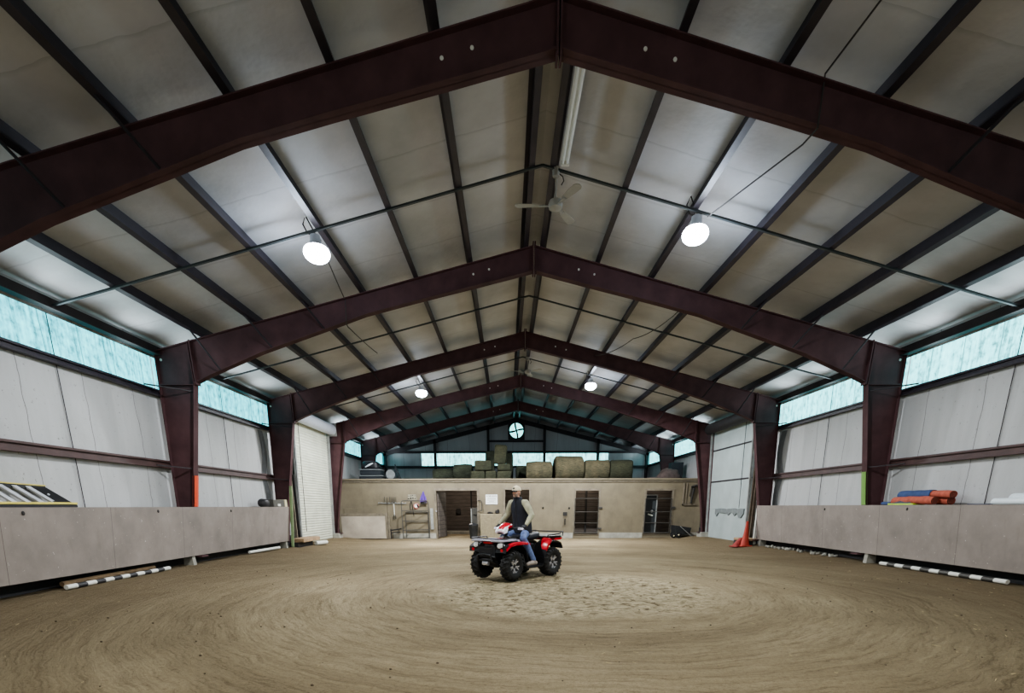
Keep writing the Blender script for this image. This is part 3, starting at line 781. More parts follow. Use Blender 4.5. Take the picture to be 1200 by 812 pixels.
# framed recess near the column with a harness
rc = thing('wall_niche', 'framed recess high on the stable wall beside the column at the panel door', 'niche', (LX(9.55), y0 - .02, LZ(1.62)))
w = .72; h = LZ(2.79) - LZ(1.62)
mb = MB(); mb.box(-w/2, -w/2+.06, -.05, .02, 0, h); mb.box(-w/2, w/2, -.05, .02, 0, .06); mb.box(-w/2+.16, -w/2+.2, -.04, .02, .06, h); mb.build('frame', M['woodframe'], rc)
mb = MB(); mb.box(-w/2+.06, w/2, .0, .015, .06, h); mb.build('backing', M['stable'], rc)
mb = MB(); x, z = LX(9.55) + .1, LZ(1.7)
mb.tube([(x-.04, y0-.1, z), (x+.02, y0-.1, z+.5), (x+.06, y0-.1, z+.75)], [.05, .045, .07], 7); mb.tube([(x-.08, y0-.1, z+.8), (x+.2, y0-.1, z+.88)], .05, 7); mb.tube([(x-.12, y0-.08, z+.35), (x-.05, y0-.08, z+.85)], .025, 6)
top(mb, 'harness', M['ink'], 'dark leather harness hanging in the framed wall recess', 'harness')
# dump cart
ct = thing('dump_cart', 'black two-wheeled dump cart parked at the stable wall under the framed recess', 'cart', (LX(9.0), y0 - .45, .02), .1)
P = [(-.30, .2), (.42, .16), (.5, .5), (-.36, .62)]
mb = MB(); vs = []
for y, k in ((-.3, 1), (.3, 1)): vs += [Vector((x*k, y, z)) for x, z in P]
mb.add(vs, [(0,1,2,3), (7,6,5,4), (0,4,5,1), (1,5,6,2), (3,7,4,0)]); mb.add([(x*.9, y*.9, z) for x, y, z in [(-.33,-.3,.6),(.47,-.3,.49),(.47,.3,.49),(-.33,.3,.6)]], [(0,1,2,3)])
mb.build('tub', M['bin'], ct)
for x, y in ((-.18, -.34), (-.18, .34), (-.4, -.25)):
    r = .15 if x > -.3 else .11
    wl = MB().lathe([(r, -.04), (r, .04), (r*.5, .05), (.0, .05)], 16, Matrix.Translation((x, y, r)) @ Matrix.Rotation(PI/2, 4, 'X')).build('wheel', M['rubber'], ct, smooth=40)
    MB().ball((x, y - .05, r), .04).build('hub', M['cardboard'], wl)
MB().tube([(-.12, -.33, .58), (.46, -.36, .12), (.6, -.36, .08)], .018, 6).build('handle', M['zinc'], ct)

# ---------------- loft contents
def lump(mb, c, r, amp, seed, n=28, m=16, p=4.):
    """superellipsoid with a rough surface"""
    from mathutils import noise as N
    f = lambda v: math.copysign(abs(v)**(2/p), v)
    vs = []; c = Vector(c)
    for i in range(m+1):
        t = PI*(i+.001)/(m+.002) - PI/2
        for k in range(n):
            a = 2*PI*k/n
            v = Vector((r[0]*f(math.cos(t))*f(math.cos(a)), r[1]*f(math.cos(t))*f(math.sin(a)), r[2]*f(math.sin(t))))
            d = amp*(N.noise(v*2.5 + Vector((seed, 0, 0))) + .5*N.noise(v*7 + Vector((0, seed, 0))))
            vs.append(c + v*(1 + d))
    fs = [(i*n+k, i*n+(k+1)%n, (i+1)*n+(k+1)%n, (i+1)*n+k) for i in range(m) for k in range(n)]
    fs += [tuple(range(n-1,-1,-1)), tuple(m*n+k for k in range(n))]
    return mb.add(vs, fs)
def round_bale(x0, x1, z1, y, mat, seed, lab, rot=0., up=False):
    """round bale lying on its curved side, axis across the picture"""
    from mathutils import noise as N
    L, Rr = x1 - x0 - .07, (z1 - ZL) / 2; mb = MB(); n = 32; vs = []; c = Vector(((x0+x1)/2, y, ZL + Rr))
    prof = [(0, .0), (.0, .55), (.0, .9), (.05, .985), (.2, 1.), (.4, 1.), (.6, 1.), (.8, 1.), (.95, .985), (1., .9), (1., .55), (1, 0.)]
    Mr = Matrix.Rotation(rot, 3, 'Z')
    for t, q in prof:
        for k in range(n):
            a = 2*PI*k/n; v = Vector(((t-.5)*L, Rr*q*math.cos(a), Rr*q*math.sin(a)))
            if v.z < -Rr*.93: v.z = -Rr*.93
            d = .06*N.noise(v*1.8 + Vector((seed*3.7, 1, 0))) + .03*N.noise(v*6)
            v = v*(1+d); vs.append(c + Mr @ v - Vector((0, 0, Rr*.07)))
    fs = [(i*n+k, i*n+(k+1)%n, (i+1)*n+(k+1)%n, (i+1)*n+k) for i in range(len(prof)-1) for k in range(n)]
    fs += [tuple(range(n)), tuple((len(prof)-1)*n+k for k in range(n-1,-1,-1))]
    mb.add(vs, fs); o = mb.build('round_hay_bale', mat, smooth=50)
    return tag(o, lab, 'hay bale', 'round bales on the loft')
def PXZ(px0, px1, py, y):
    """world span on the plane y for picture columns and row (measured from the photograph's camera solution)"""
    k = y / 33.; return k
k30 = 29.6/33.
ex = lambda x: CX + (x - CX)*k30
ez = lambda z: HC + (z - HC)*k30
round_bale(ex(.46), ex(2.05), ez(4.16), 29.6, M['hay'], 1, 'pale round hay bale on the loft, first beyond the bright gap under the wall fan')
round_bale(ex(2.13), ex(3.86), ez(4.46), 29.6, M['hay'], 2, 'biggest round hay bale on the loft with a peaked top', .12)
round_bale(ex(3.92), ex(5.46), ez(4.25), 29.6, M['hay'], 3, 'round hay bale on the loft just after the peaked one')
round_bale(ex(5.46), ex(6.85), ez(4.24), 29.6, M['hay_dark'], 4, 'dull green round hay bale at the end of the bale row above the last doorway', -.06)
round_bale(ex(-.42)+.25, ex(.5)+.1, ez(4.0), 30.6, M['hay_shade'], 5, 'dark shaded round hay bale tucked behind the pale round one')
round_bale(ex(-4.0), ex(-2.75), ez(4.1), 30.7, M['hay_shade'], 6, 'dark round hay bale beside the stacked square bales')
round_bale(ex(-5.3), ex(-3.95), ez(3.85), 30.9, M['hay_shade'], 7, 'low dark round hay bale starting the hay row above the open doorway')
def sq_bale(x0, x1, z0, z1, y, dep, mat, seed, lab, tilt=0.):
    mb = MB(); c = ((x0+x1)/2, y, (z0+z1)/2)
    lump(mb, (0, 0, 0), ((x1-x0)/2*1.02, dep/2, (z1-z0)/2*1.02), .05, seed, 24, 12, 9.)
    R3 = Matrix.Rotation(tilt, 3, 'Y'); mb.v = [tuple(R3 @ Vector(v) + Vector(c)) for v in mb.v]
    return tag(mb.build('square_hay_bale', mat, smooth=60), lab, 'hay bale', 'square bales on the loft')
z0 = ZL; zA = ez(3.58); zB = ez(4.0)
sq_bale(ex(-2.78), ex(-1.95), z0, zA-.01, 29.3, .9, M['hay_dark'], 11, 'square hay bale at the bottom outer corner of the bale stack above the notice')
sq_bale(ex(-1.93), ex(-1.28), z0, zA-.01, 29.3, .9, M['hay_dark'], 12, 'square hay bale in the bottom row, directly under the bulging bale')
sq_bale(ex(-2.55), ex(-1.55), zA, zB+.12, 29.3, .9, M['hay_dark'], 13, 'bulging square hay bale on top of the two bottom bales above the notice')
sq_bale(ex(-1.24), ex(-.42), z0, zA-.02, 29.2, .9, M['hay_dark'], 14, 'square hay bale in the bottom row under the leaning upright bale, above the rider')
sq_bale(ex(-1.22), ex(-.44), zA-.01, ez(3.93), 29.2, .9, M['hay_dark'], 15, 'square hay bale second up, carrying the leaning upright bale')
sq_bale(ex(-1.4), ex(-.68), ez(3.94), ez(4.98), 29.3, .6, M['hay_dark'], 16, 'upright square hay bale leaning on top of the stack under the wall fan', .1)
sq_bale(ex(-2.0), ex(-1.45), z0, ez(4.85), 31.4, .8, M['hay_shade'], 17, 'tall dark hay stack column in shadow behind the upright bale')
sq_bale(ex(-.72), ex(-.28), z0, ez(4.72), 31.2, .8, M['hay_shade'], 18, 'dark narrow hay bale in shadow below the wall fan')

yl = 29.4; kl = yl/33.
lx = lambda x: CX + (x - CX)*kl
lz = lambda z: HC + (z - HC)*kl
for i, (za, zb, lab) in enumerate(((lz(3.13), lz(3.45), 'lower of two dark stacked bins on the loft corner above the pale board'), (lz(3.47), lz(3.8), 'upper of two dark stacked bins on the loft corner, under the black tarp'))):
    c = thing('storage_bin', lab, 'bin', ((lx(-9.6)+lx(-8.35))/2 + .22, yl, ZL + (.01 if i == 0 else za - lz(3.13) + .0)), 0, 'stacked dark bins')
    w = (lx(-8.35) - lx(-9.7))/2 - i*.06; h = zb - za
    MB().bbox(-w, w, -.4, .4, 0, h - .05, .03).build('tub', M['crate'], c)
    MB().bbox(-w - .03, w + .03, -.43, .43, h - .05, h, .015).build('rim', M['rimlight'], c)
zt = ZL + lz(3.8) - lz(3.13) + .0
mb = MB(); lump(mb, (lx(-8.95)+.22, yl, zt + .2), (.46, .35, .22), .22, 3.3, 28, 14, 3.); top(mb, 'tarp_bundle', M['tarp'], 'crumpled black tarp bundle on top of the stacked dark bins', 'tarp', smooth=60)
mb = MB(); mb.tube([(lx(-9.1)+.1, yl-.38, zt+.1), (lx(-9.0)+.22, yl-.4, zt+.2), (lx(-8.75)+.2, yl-.38, zt+.29)], [.02, .05, .03], 7); top(mb, 'white_rag', M['whitetarp'], 'twisted white rag draped on the black tarp bundle', 'rag')
dr = thing('drum', 'dark drum lying on its side by the stacked bins, pale lid facing out', 'drum', (lx(-8.2)+.5, yl + .3, ZL))
MB().lathe([(.28, -.0), (.29, .1), (.28, .4), (.28, .8)], 20, Matrix.Translation((0, -.3, .3)) @ Matrix.Rotation(-PI/2, 4, 'X')).build('shell', M['crate'], dr, smooth=40)
MB().lathe([(.24, 0), (.22, .02), (.0, .02)], 20, Matrix.Translation((0, -.3, .36)) @ Matrix.Rotation(PI/2, 4, 'X')).build('lid', M['rimlight'], dr)
mb = MB(); mb.prism([(lx(-8.0)+.3, ZL), (lx(-7.0), ZL), (lx(-7.3), ZL+.25), (lx(-7.7)+.1, lz(4.05)), (lx(-7.85)+.2, lz(4.1))], 30.6, 30.75, 'y'); top(mb, 'dark_board', M['crate'], 'dark slanted board propped beside the lying drum', 'board')
mb = MB(); lump(mb, (8.05, 29.6, ZL+.2), (.65, .5, .42), .3, 9.1, 24, 12, 2.2); top(mb, 'burlap_heap', M['brown'], 'brown heap of burlap on the loft beside the maroon column beyond the bale row', 'heap', smooth=60)
mb = MB(); lump(mb, (7.05, 29.0, ZL+.03), (.55, .3, .13), .35, 5.1, 22, 8, 2.2); top(mb, 'hay_scatter', M['brown'], 'low scatter of brown chaff on the loft edge next to the bale row', 'chaff', smooth=60)
mb = MB(); mb.bbox(8.4, 9.05, 30.3, 30.9, ZL, ZL+1.0, .02); top(mb, 'dark_chest', M['crate'], 'tall dark chest on the loft corner above the wall recess', 'chest')

# ---------------- exhaust fan in the gable
ef = thing('exhaust_fan', 'square exhaust fan with four dark blades high in the gable under the ridge', 'fan', (0, YF - .2, 5.97))
c = Matrix.Translation((0, 0, .54)) @ Matrix.Rotation(PI/2, 4, 'X')
mb = MB()
for i in range(24):
    a0, a1 = 2*PI*i/24, 2*PI*(i+1)/24
    sq = lambda a: (lambda k: (math.cos(a)*k, math.sin(a)*k))(.56/max(abs(math.cos(a)), abs(math.sin(a))))
    p = [(math.cos(a)*.47, math.sin(a)*.47) for a in (a0, a1)]; q = [sq(a) for a in (a0, a1)]
    mb.add([c @ Vector((p[0][0], p[0][1], 0)), c @ Vector((p[1][0], p[1][1], 0)), c @ Vector((q[1][0], q[1][1], 0)), c @ Vector((q[0][0], q[0][1], 0))], [(0,1,2,3)])
mb.box(-.56, -.53, 0, .2, -.02, 1.1); mb.box(.53, .56, 0, .2, -.02, 1.1); mb.box(-.56, .56, 0, .2, -.02, 0)
mb.build('housing', M['dark'], ef)
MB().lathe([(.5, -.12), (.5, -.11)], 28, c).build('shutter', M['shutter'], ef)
for i in range(4):
    a = i*PI/2 + .12; mb = MB(); R2 = c @ Matrix.Rotation(a, 4, 'Z')
    vs = [(0, -.03, .02), (.47, -.02, .02), (.46, .09, -.02), (.25, .1, -.02), (0, .04, .02)]
    mb.add([R2 @ Vector(v) for v in vs] + [R2 @ Vector((x, y, z-.02)) for x, y, z in vs], [(0,1,2,3,4), (9,8,7,6,5)] + [(j, j+5, (j+1)%5+5, (j+1)%5) for j in range(5)])
    mb.build('blade', M['ink'], ef)
MB().lathe([(.08, -.05), (.08, .05), (.0, .06)], 14, c).build('hub', M['ink'], ef)

# ---------------- big doors
DY0, DY1 = 22.2, 26.28
# roll-up door
d = MB(); xs_ = lambda z: -(xw(z) - .22)
n = 46; rows = []
for i in range(n*2+1):
    z = .12 + (4.95-.12)*i/(n*2); off = .02 if i % 2 else 0
    rows.append([(xs_(z) + off, DY0, z), (xs_(z) + off, DY1, z)])
d.sheet(rows)
d1 = d.build('door_1', M['curtain'], kind='structure', origin=(-9.2, (DY0+DY1)/2, 0))
mb = MB(); mb.tube([(-8.84, 20.75, 5.0), (-8.84, 26.34, 5.0)], .24, 18); local(d1, mb).build('door_housing', M['lamp_white'], d1, smooth=40)
for y in (20.72, 26.36):
    mb = MB(); mb.box(-9.15, -8.6, y-.015, y+.015, 4.72, 5.26); local(d1, mb).build('end_plate', M['zinc'], d1)
for y in (DY0 - .06, DY1 + .05):
    mb = MB(); mb.bar((-9.23, y, .1), (-9.0, y, 4.9), .1, .1); local(d1, mb).build('door_track', M['zinc'], d1)
mb = MB(); mb.tube([(-9.02, DY0 + .55, 4.8), (-9.17, DY0 + .5, .6)], .012, 5); local(d1, mb).build('pull_chain', M['ink'], d1)
# panel door
d = MB(); pn = [.1, 1.42, 2.66, 4.03, 4.98]
for a, b in zip(pn, pn[1:]):
    for t0, t1 in ((a + .02, b - .02),):
        d.prism([(xw(t0) - .2, t0), (xw(t1) - .2, t1), (xw(t1) - .14, t1), (xw(t0) - .14, t0)], 22.0, 26.28, 'y')
    d.prism([(xw(b) - .185, b-.025), (xw(b) - .185, b+.025), (xw(b) - .14, b+.025), (xw(b) - .14, b-.025)], 22.0, 26.28, 'y')
d2 = d.build('door_2', M['sectional'], kind='structure', origin=(9.2, 24.1, 0))
for z in (2.66, 4.03):
    mb = MB(); mb.box(xw(z)-.215, xw(z)-.18, 22.0, 26.28, z-.03, z+.03); local(d2, mb).build('panel_joint', M['brace'], d2)
mb = MB()
rr = random.Random(5); bot = []; tp = []
for i in range(15):
    y = 22.4 + 3.1*i/14; tp.append((y, 1.44 + rr.uniform(0, .04))); bot.append((y, 1.30 - rr.uniform(0, .22)*(1 if i % 3 else .2)))
mb.prism(tp + bot[::-1], xw(1.4) - .235, xw(1.4) - .2, 'x'); local(d2, mb).build('torn_patch', plain('torn_grey', (106, 112, 112), .8), d2)
mb = MB(); mb.tube([(8.84, 20.75, 4.98), (8.84, 26.34, 4.98)], .22, 18); local(d2, mb).build('door_housing', M['dark'], d2, smooth=40)
for y in (21.94, 26.34):
    mb = MB(); mb.bar((9.22, y, .1), (9.0, y, 4.9), .08, .08); local(d2, mb).build('door_track', M['zinc'], d2)
mb = MB(); mb.tube([(9.0, 22.7, 4.9), (9.13, 22.7, 1.5)], .012, 5); local(d2, mb).build('pull_cord', M['ink'], d2)

# planks and posts leaning in the corners beside the doors
for i, (y, x, w, mt, z1, lab) in enumerate(((21.3, 9.12, .1, 'old_plank', 3.1, 'weathered upright plank leaning beside the panel door, middle of the three'), (21.62, 9.15, .09, 'old_plank', 3.0, 'weathered upright plank leaning closest to the panel door'), (20.95, 9.1, .12, 'ink', 3.4, 'black upright pole leaning behind the traffic cone'))):
    mb = MB(); mb.bar((x + .02, y, .15), (x - .03, y - .03, z1), w, .06); top(mb, 'leaning_plank', M[mt], lab, 'plank', 'planks leaning by the panel door')
mb = MB(); mb.bar((9.0, 20.62, .15), (8.98, 20.62, 1.7), .1, .08); top(mb, 'white_post', M['white'], 'white post standing right behind the traffic cone', 'post')
for i, (y, x, mt, lab) in enumerate(((21.1, -9.12, 'ink', 'black upright pole leaning at the roll-up door jamb, next to the pale green guard'), (21.45, -9.14, 'woodframe', 'weathered upright plank between black pole and roll-up door'), (21.8, -9.16, 'ink', 'black upright pole leaning closest to the roll-up door'))):
    mb = MB(); mb.bar((x, y, .15), (x + .05, y, 3.4 - i*.3), .1, .06); top(mb, 'leaning_pole', M[mt], lab, 'plank', 'poles leaning by the roll-up door')
mb = MB(); mb.bbox(-9.0, -8.5, 20.5, 22.3, .28, .42, .01); top(mb, 'timber_beam', M['plank'], 'heavy wooden beam lying at the foot of the roll-up door', 'beam')
mb = MB(); mb.bbox(-9.05, -8.7, 20.45, 22.0, .05, .28, .02); top(mb, 'dark_sill', M['dark'], 'dark block under the wooden beam at the roll-up door', 'block')
mb = MB(); mb.tube([(-8.55, 21.9, .16), (-8.35, 22.6, .16)], .08, 10); mb.tube([(-8.42, 22.4, .16), (-8.38, 22.5, .16)], .085, 10); top(mb, 'pale_log', M['white'], 'short pale broken pole piece on the ground by the wooden beam', 'pole piece')
mb = MB(); mb.bbox(8.55, 9.1, 20.5, 21.5, .27, .36, .01); top(mb, 'low_board', M['plank'], 'flat board lying behind the traffic cone', 'board')
mb = MB(); mb.bbox(8.6, 9.1, 20.6, 21.6, .06, .27, .02); top(mb, 'dark_block', M['dark'], 'dark block under the flat board behind the traffic cone', 'block')
cn = thing('traffic_cone', 'faded orange traffic cone at the end of the kickboard by the panel door', 'cone', (8.52, 20.35, bank(8.5)))
MB().bbox(-.21, .21, -.21, .21, 0, .05, .01).build('base', M['cone'], cn)
MB().lathe([(.17, .05), (.13, .25), (.10, .42), (.06, .75), (.045, .93), (.03, .94)], 18).build('cone_body', M['cone'], cn, smooth=40)
c2 = thing('cone_stub', 'crumpled orange-red cone piece slumped against the traffic cone', 'cone', (8.28, 20.5, bank(8.3)))
mb = MB(); mb.bbox(-.2, .2, -.2, .2, 0, .045, .01, Matrix.Rotation(.4, 4, 'Z')); mb.build('base', M['cone_dark'], c2)
from mathutils import noise as NN
mb = MB(); rows = []
for i in range(8):
    t = i/7; rows.append([(t*.16 + (.17 - .10*t + .035*NN.noise((k*.9, i*.8, 2)))*math.cos(2*PI*k/14), (.16 - .09*t + .03*NN.noise((k*.8, i*.7, 5)))*math.sin(2*PI*k/14), .04 + .30*t**.8 + .02*NN.noise((k*.7, i, 8))) for k in range(15)])
mb.sheet(rows); mb.add(rows[-1][:-1], [tuple(range(14))]); mb.build('crumpled_body', M['cone_dark'], c2, smooth=60)

# column guards
def guard(x, y, z0, z1, mt, lab, s):
    mb = MB(); d = lambda z: -s*.015
    xa = lambda z: s*(8.31 + (4.478 - z)*.194 - .02)
    n = 8; P = [(-.12, .0), (-.12, -.03), (.12, -.03), (.12, 0)]
    rows = []
    for z in (z0, z1):
        rows.append([(xa(z) + s*.05, y-.09, z), (xa(z), y-.09, z), (xa(z) - s*.02, y, z), (xa(z), y+.09, z), (xa(z) + s*.05, y+.09, z)])
    mb.sheet(rows); mb.sheet([[(x + s*.004, yy, z) for x, yy, z in r] for r in rows])
    top(mb, 'column_guard', M[mt], lab, 'guard', 'padded column guards')
guard(0, D(2), 1.6, 2.36, 'guard_orange', 'bright orange guard strip on the maroon column behind the ladder-side kickboard', -1)
guard(0, D(2), 1.6, 2.42, 'guard_green', 'lime green guard strip on the maroon column beside the rolled orange covers', 1)
mb = MB(); mb.bar((-8.83, 20.21, .14), (-8.62, 20.19, 2.32), .09, .05); top(mb, 'pale_guard_strip', M['guard_pale'], 'pale green strip standing at the kickboard end by the grey box', 'guard')

# ---------------- things on the kickboards
kz = HC + .004
# step ladder lying on its side along the board
LB = -.44
ld = thing('step_ladder', 'yellow step ladder with metal steps lying on its side on the kickboard', 'ladder', (-8.95, 8.88, kz))
def lv(t, q): return (-.1 + .22*0 - q*.33, -2.6 + t, .0)
mb = MB(); L_ = 4.3
mb.bbox(-.12, -.02, LB, 1.7, .05, .09, .008); rf = mb.build('rail', M['yellow'], ld); MB().bbox(-.11, -.022, LB, 1.68, .0, .05, .006).build('rail_web', M['black'], rf)
mb = MB(); mb.prism([(LB, .43), (1.42, .46 - .08), (1.42, .31), (LB, .36)], -.38, -.33, 'x'); rl = mb.build('rail', M['black'], ld)
mb = MB(); mb.prism([(LB, .445), (1.42, .395), (1.42, .375), (LB, .425)], -.39, -.32, 'x'); mb.build('rail_edge', M['yellow'], rl)
for i in range(6):
    y = 1.12 - i*.27
    mb = MB()
    p0, p1 = Vector((-.07, y + .16, .06)), Vector((-.36, y - .1, .40 + i*.007))
    d = (p1 - p0)
    vs = [p0 + Vector((0, -.05, 0)), p0 + Vector((0, .05, 0)), p1 + Vector((0, .05, 0)), p1 + Vector((0, -.05, 0))]
    mb.add(vs + [v + Vector((-.03, 0, -.02)) for v in vs], [(0,1,2,3), (7,6,5,4), (0,4,5,1), (1,5,6,2), (2,6,7,3), (3,7,4,0)])
    mb.build('step', M['alu'], ld)
mb = MB(); vs = [Vector((-.03, 1.7, .02)), Vector((-.03, 1.3, .02)), Vector((-.36, 1.0, .38)), Vector((-.36, 1.42, .38))]
mb.add(vs + [v + Vector((-.03, 0, -.03)) for v in vs], [(0,1,2,3), (7,6,5,4), (0,4,5,1), (1,5,6,2), (2,6,7,3), (3,7,4,0)]); mb.build('top_cap', M['black'], ld)
MB().lathe([(.02, .0), (.02, .02), (0, .02)], 10, Matrix.Translation((-.2, 1.28, .22)) @ Matrix.Rotation(PI/4, 4, 'Y')).build('rivet', M['alu'], ld)
mb = MB(); mb.bbox(-.42, -.37, LB, 1.3, .0, .08, .01); mb.build('rear_rail', M['yellow'], ld)

bx = thing('storage_box', 'grey box with beige end panel on the kickboard end by the roll-up door', 'box', (-8.95, 19.55, kz))
MB().bbox(-.22, .16, -.62, .3, 0, .24, .01).build('body', M['boxgrey'], bx)
MB().bbox(-.2, .17, .32, .55, .0, .25, .01).build('end_panel', M['cardboard'], bx)
MB().box(.161, .165, -.28, -.05, .02, .1).build('sticker', M['white'], bx)
mb = MB(); lump(mb, (-9.02, 18.7, kz + .13), (.16, .22, .15), .25, 4.4, 18, 10, 2.4); top(mb, 'black_bag', M['dark'], 'small dark lumpy bag on the kickboard beside the grey box', 'bag', smooth=60)

# rolled covers
def roll(y0_, y1_, x, z, r, mt, lab, sx=1.15, endm=None, bend=0., name='rolled_cover'):
    o = thing(name, lab, 'rolled cover', (x, (y0_+y1_)/2, z), 0, 'covers stacked on the kickboard'); h = (y1_-y0_)/2
    mb = MB(); n = 14; rows = []
    for i in range(9):
        y = -h + 2*h*i/8; w = 1 + .06*math.sin(i*2.1 + x*9); zz = bend*(1 - ((y/h))**2)
        rows.append([(r*sx*w*math.cos(2*PI*k/n), y, r + zz + r*w*math.sin(2*PI*k/n)) for k in range(n+1)])
    mb.sheet(rows); mb.build('roll', M[mt], o, smooth=True)
    mb = MB()
    for k in range(26):                                     # spiral end
        a0 = k*.62; rr0 = r*(1 - k/30.)
        p = [(rr0*sx*math.cos(a0), -h - .004*(k % 2), r + rr0*math.sin(a0)), ((rr0-.012)*sx*math.cos(a0), -h - .004, r + (rr0-.012)*math.sin(a0))]
        a1 = a0 + .62; rr1 = r*(1 - (k+1)/30.)
        q = [((rr1-.012)*sx*math.cos(a1), -h - .004, r + (rr1-.012)*math.sin(a1)), (rr1*sx*math.cos(a1), -h - .004, r + rr1*math.sin(a1))]
        mb.add([*p, *q], [(0,1,2,3)])
    mb.build('spiral_end', M[mt], o)
    MB().lathe([(r*.9, -.002), (r*.9, .0)], 16, Matrix.Translation((0, -h + .02, r)) @ Matrix.Rotation(PI/2, 4, 'X') @ Matrix.Diagonal((sx, 1, 1, 1))).build('dark_core', M['brown'], o)
    return o
roll(11.95, 13.2, 8.86, kz + .002, .088, 'orange', 'orange rolled cover lowest in front on the kickboard, spiral end showing', 1.1, bend=.015)
roll(11.8, 13.1, 9.10, kz + .002, .085, 'orange', 'orange rolled cover lying low at the back, under the upper roll', 1.1, bend=.01)
roll(11.66, 13.0, 9.0, kz + .135, .08, 'orange', 'orange rolled cover on top of the two lower rolls', 1.15, bend=.02)
mb = MB(); rows = []
for i in range(11):
    y = 12.2 + 1.0*i/10; r = []
    for k in range(13):
        a = -.35 + (PI + .7)*k/12; f = 1.1 + .03*math.sin(i*1.7 + k)
        r.append((9.0 + .095*f*math.cos(a), y, kz + .222 + .088*f*math.sin(a)))
    rows.append(r)
mb.sheet(rows); mb.sheet([[(9.0 + (x-9.0)*1.08, y, kz + .222 + (z - kz - .222)*1.08) for x, y, z in r] for r in rows])
top(mb, 'blue_cover', M['blue'], 'folded navy blue cover laid over the orange rolls on the kickboard', 'folded cover', 'covers stacked on the kickboard')
mb = MB(); mb.bbox(8.76, 9.05, 12.45, 13.3, kz, kz + .035, .008); top(mb, 'lime_mat', M['lime'], 'thin lime green mat at the bottom of the stack of covers', 'mat')
mb = MB(); rows = [[(x, 12.55 + .8*i/6, kz + .04 + .06*math.sin(PI*min(1, (i+1)/7))) for x in (8.77, 9.05)] for i in range(7)]
mb.sheet(rows); mb.sheet([[(8.77, r[0][1], r[0][2]), (8.77, r[0][1], kz+.036)] for r in rows]); top(mb, 'slate_cover', M['slate'], 'slate grey folded cover pressed between the lime mat and orange roll', 'folded cover')
mb = MB(); mb.tube([(8.85, 13.32, kz+.04), (8.95, 13.75, kz+.04)], .04, 8); top(mb, 'blue_noodle', M['blue'], 'blue foam roll end sticking out beside the lime mat', 'foam roll')
for i, (a, b, x, z, r, lab) in enumerate(((8.42, 10.55, 8.88, kz, .06, 'long white rolled sheet lying along the kickboard edge'), (8.42, 10.35, 9.06, kz, .105, 'white rolled sheet lying behind and above the long white one'))):
    mb = MB(); mb.tube([(x, a, z + r), (x, (a+b)/2, z + r), (x, b - .04, z + r), (x, b, z + r*.8)], [r, r*1.05, r, r*.5], 12); top(mb, 'white_sheet_roll', M['whitetarp'], lab, 'sheet roll', 'white sheet rolls', smooth=50)
mb = MB(); mb.bbox(8.78, 8.92, 10.5, 11.0, kz, kz+.02, .006); top(mb, 'dark_strap', M['slate'], 'flat dark strap lying on the kickboard next to the white sheet rolls', 'strap')

# striped jump poles on the ground
def pole(x0, ya, x1, yb, zz, lab, c2):
    o = thing('jump_pole', lab, 'jump pole', (x0, ya, zz), math.atan2(x0 - x1, yb - ya), 'striped jump poles'); L = math.hypot(x1-x0, yb-ya); n = 13
    r = .046
    for i in range(n):
        MB().tube([(0, L*i/n, r), (0, L*(i+1)/n, r)], r, 10).build('dark_band' if i % 2 else 'white_band', M[c2 if i % 2 else 'white'], o, smooth=40)
pole(-8.93, 9.75, -9.0, 12.95, bank(8.95) - .01, 'black and white striped jump pole on the ground below the ladder-side kickboard', 'dark')
pole(9.02, 9.9, 8.98, 13.4, bank(9.0) - .01, 'white and green striped jump pole on the ground below the kickboard with orange covers', 'tube')
mb = MB(); mb.tube([(-9.12, 9.9, .2), (-9.2, 12.7, .21)], .05, 8); top(mb, 'tan_pole', M['plank'], 'plain tan pole tucked behind the black and white striped pole', 'jump pole')
mb = MB(); mb.tube([(-9.05, 17.2, .19), (-9.0, 19.4, .18)], .045, 8); top(mb, 'white_pole', M['white'], 'plain white pole on the ground near the roll-up door kickboard end', 'jump pole')
mb = MB(); rr = random.Random(9)
for i in range(60):
    y = rr.uniform(15.5, 19.9); x = rr.uniform(8.95, 9.25); lump(mb, (x, y, bank(x) + .02), (rr.uniform(.03, .08),)*2 + (rr.uniform(.02, .06),), .4, i, 8, 5, 2)
o = mb.build('rubble', M['concrete']); o['kind'] = 'stuff'; o['label'] = 'pale rubble bits under the kickboard'; o['category'] = 'rubble'

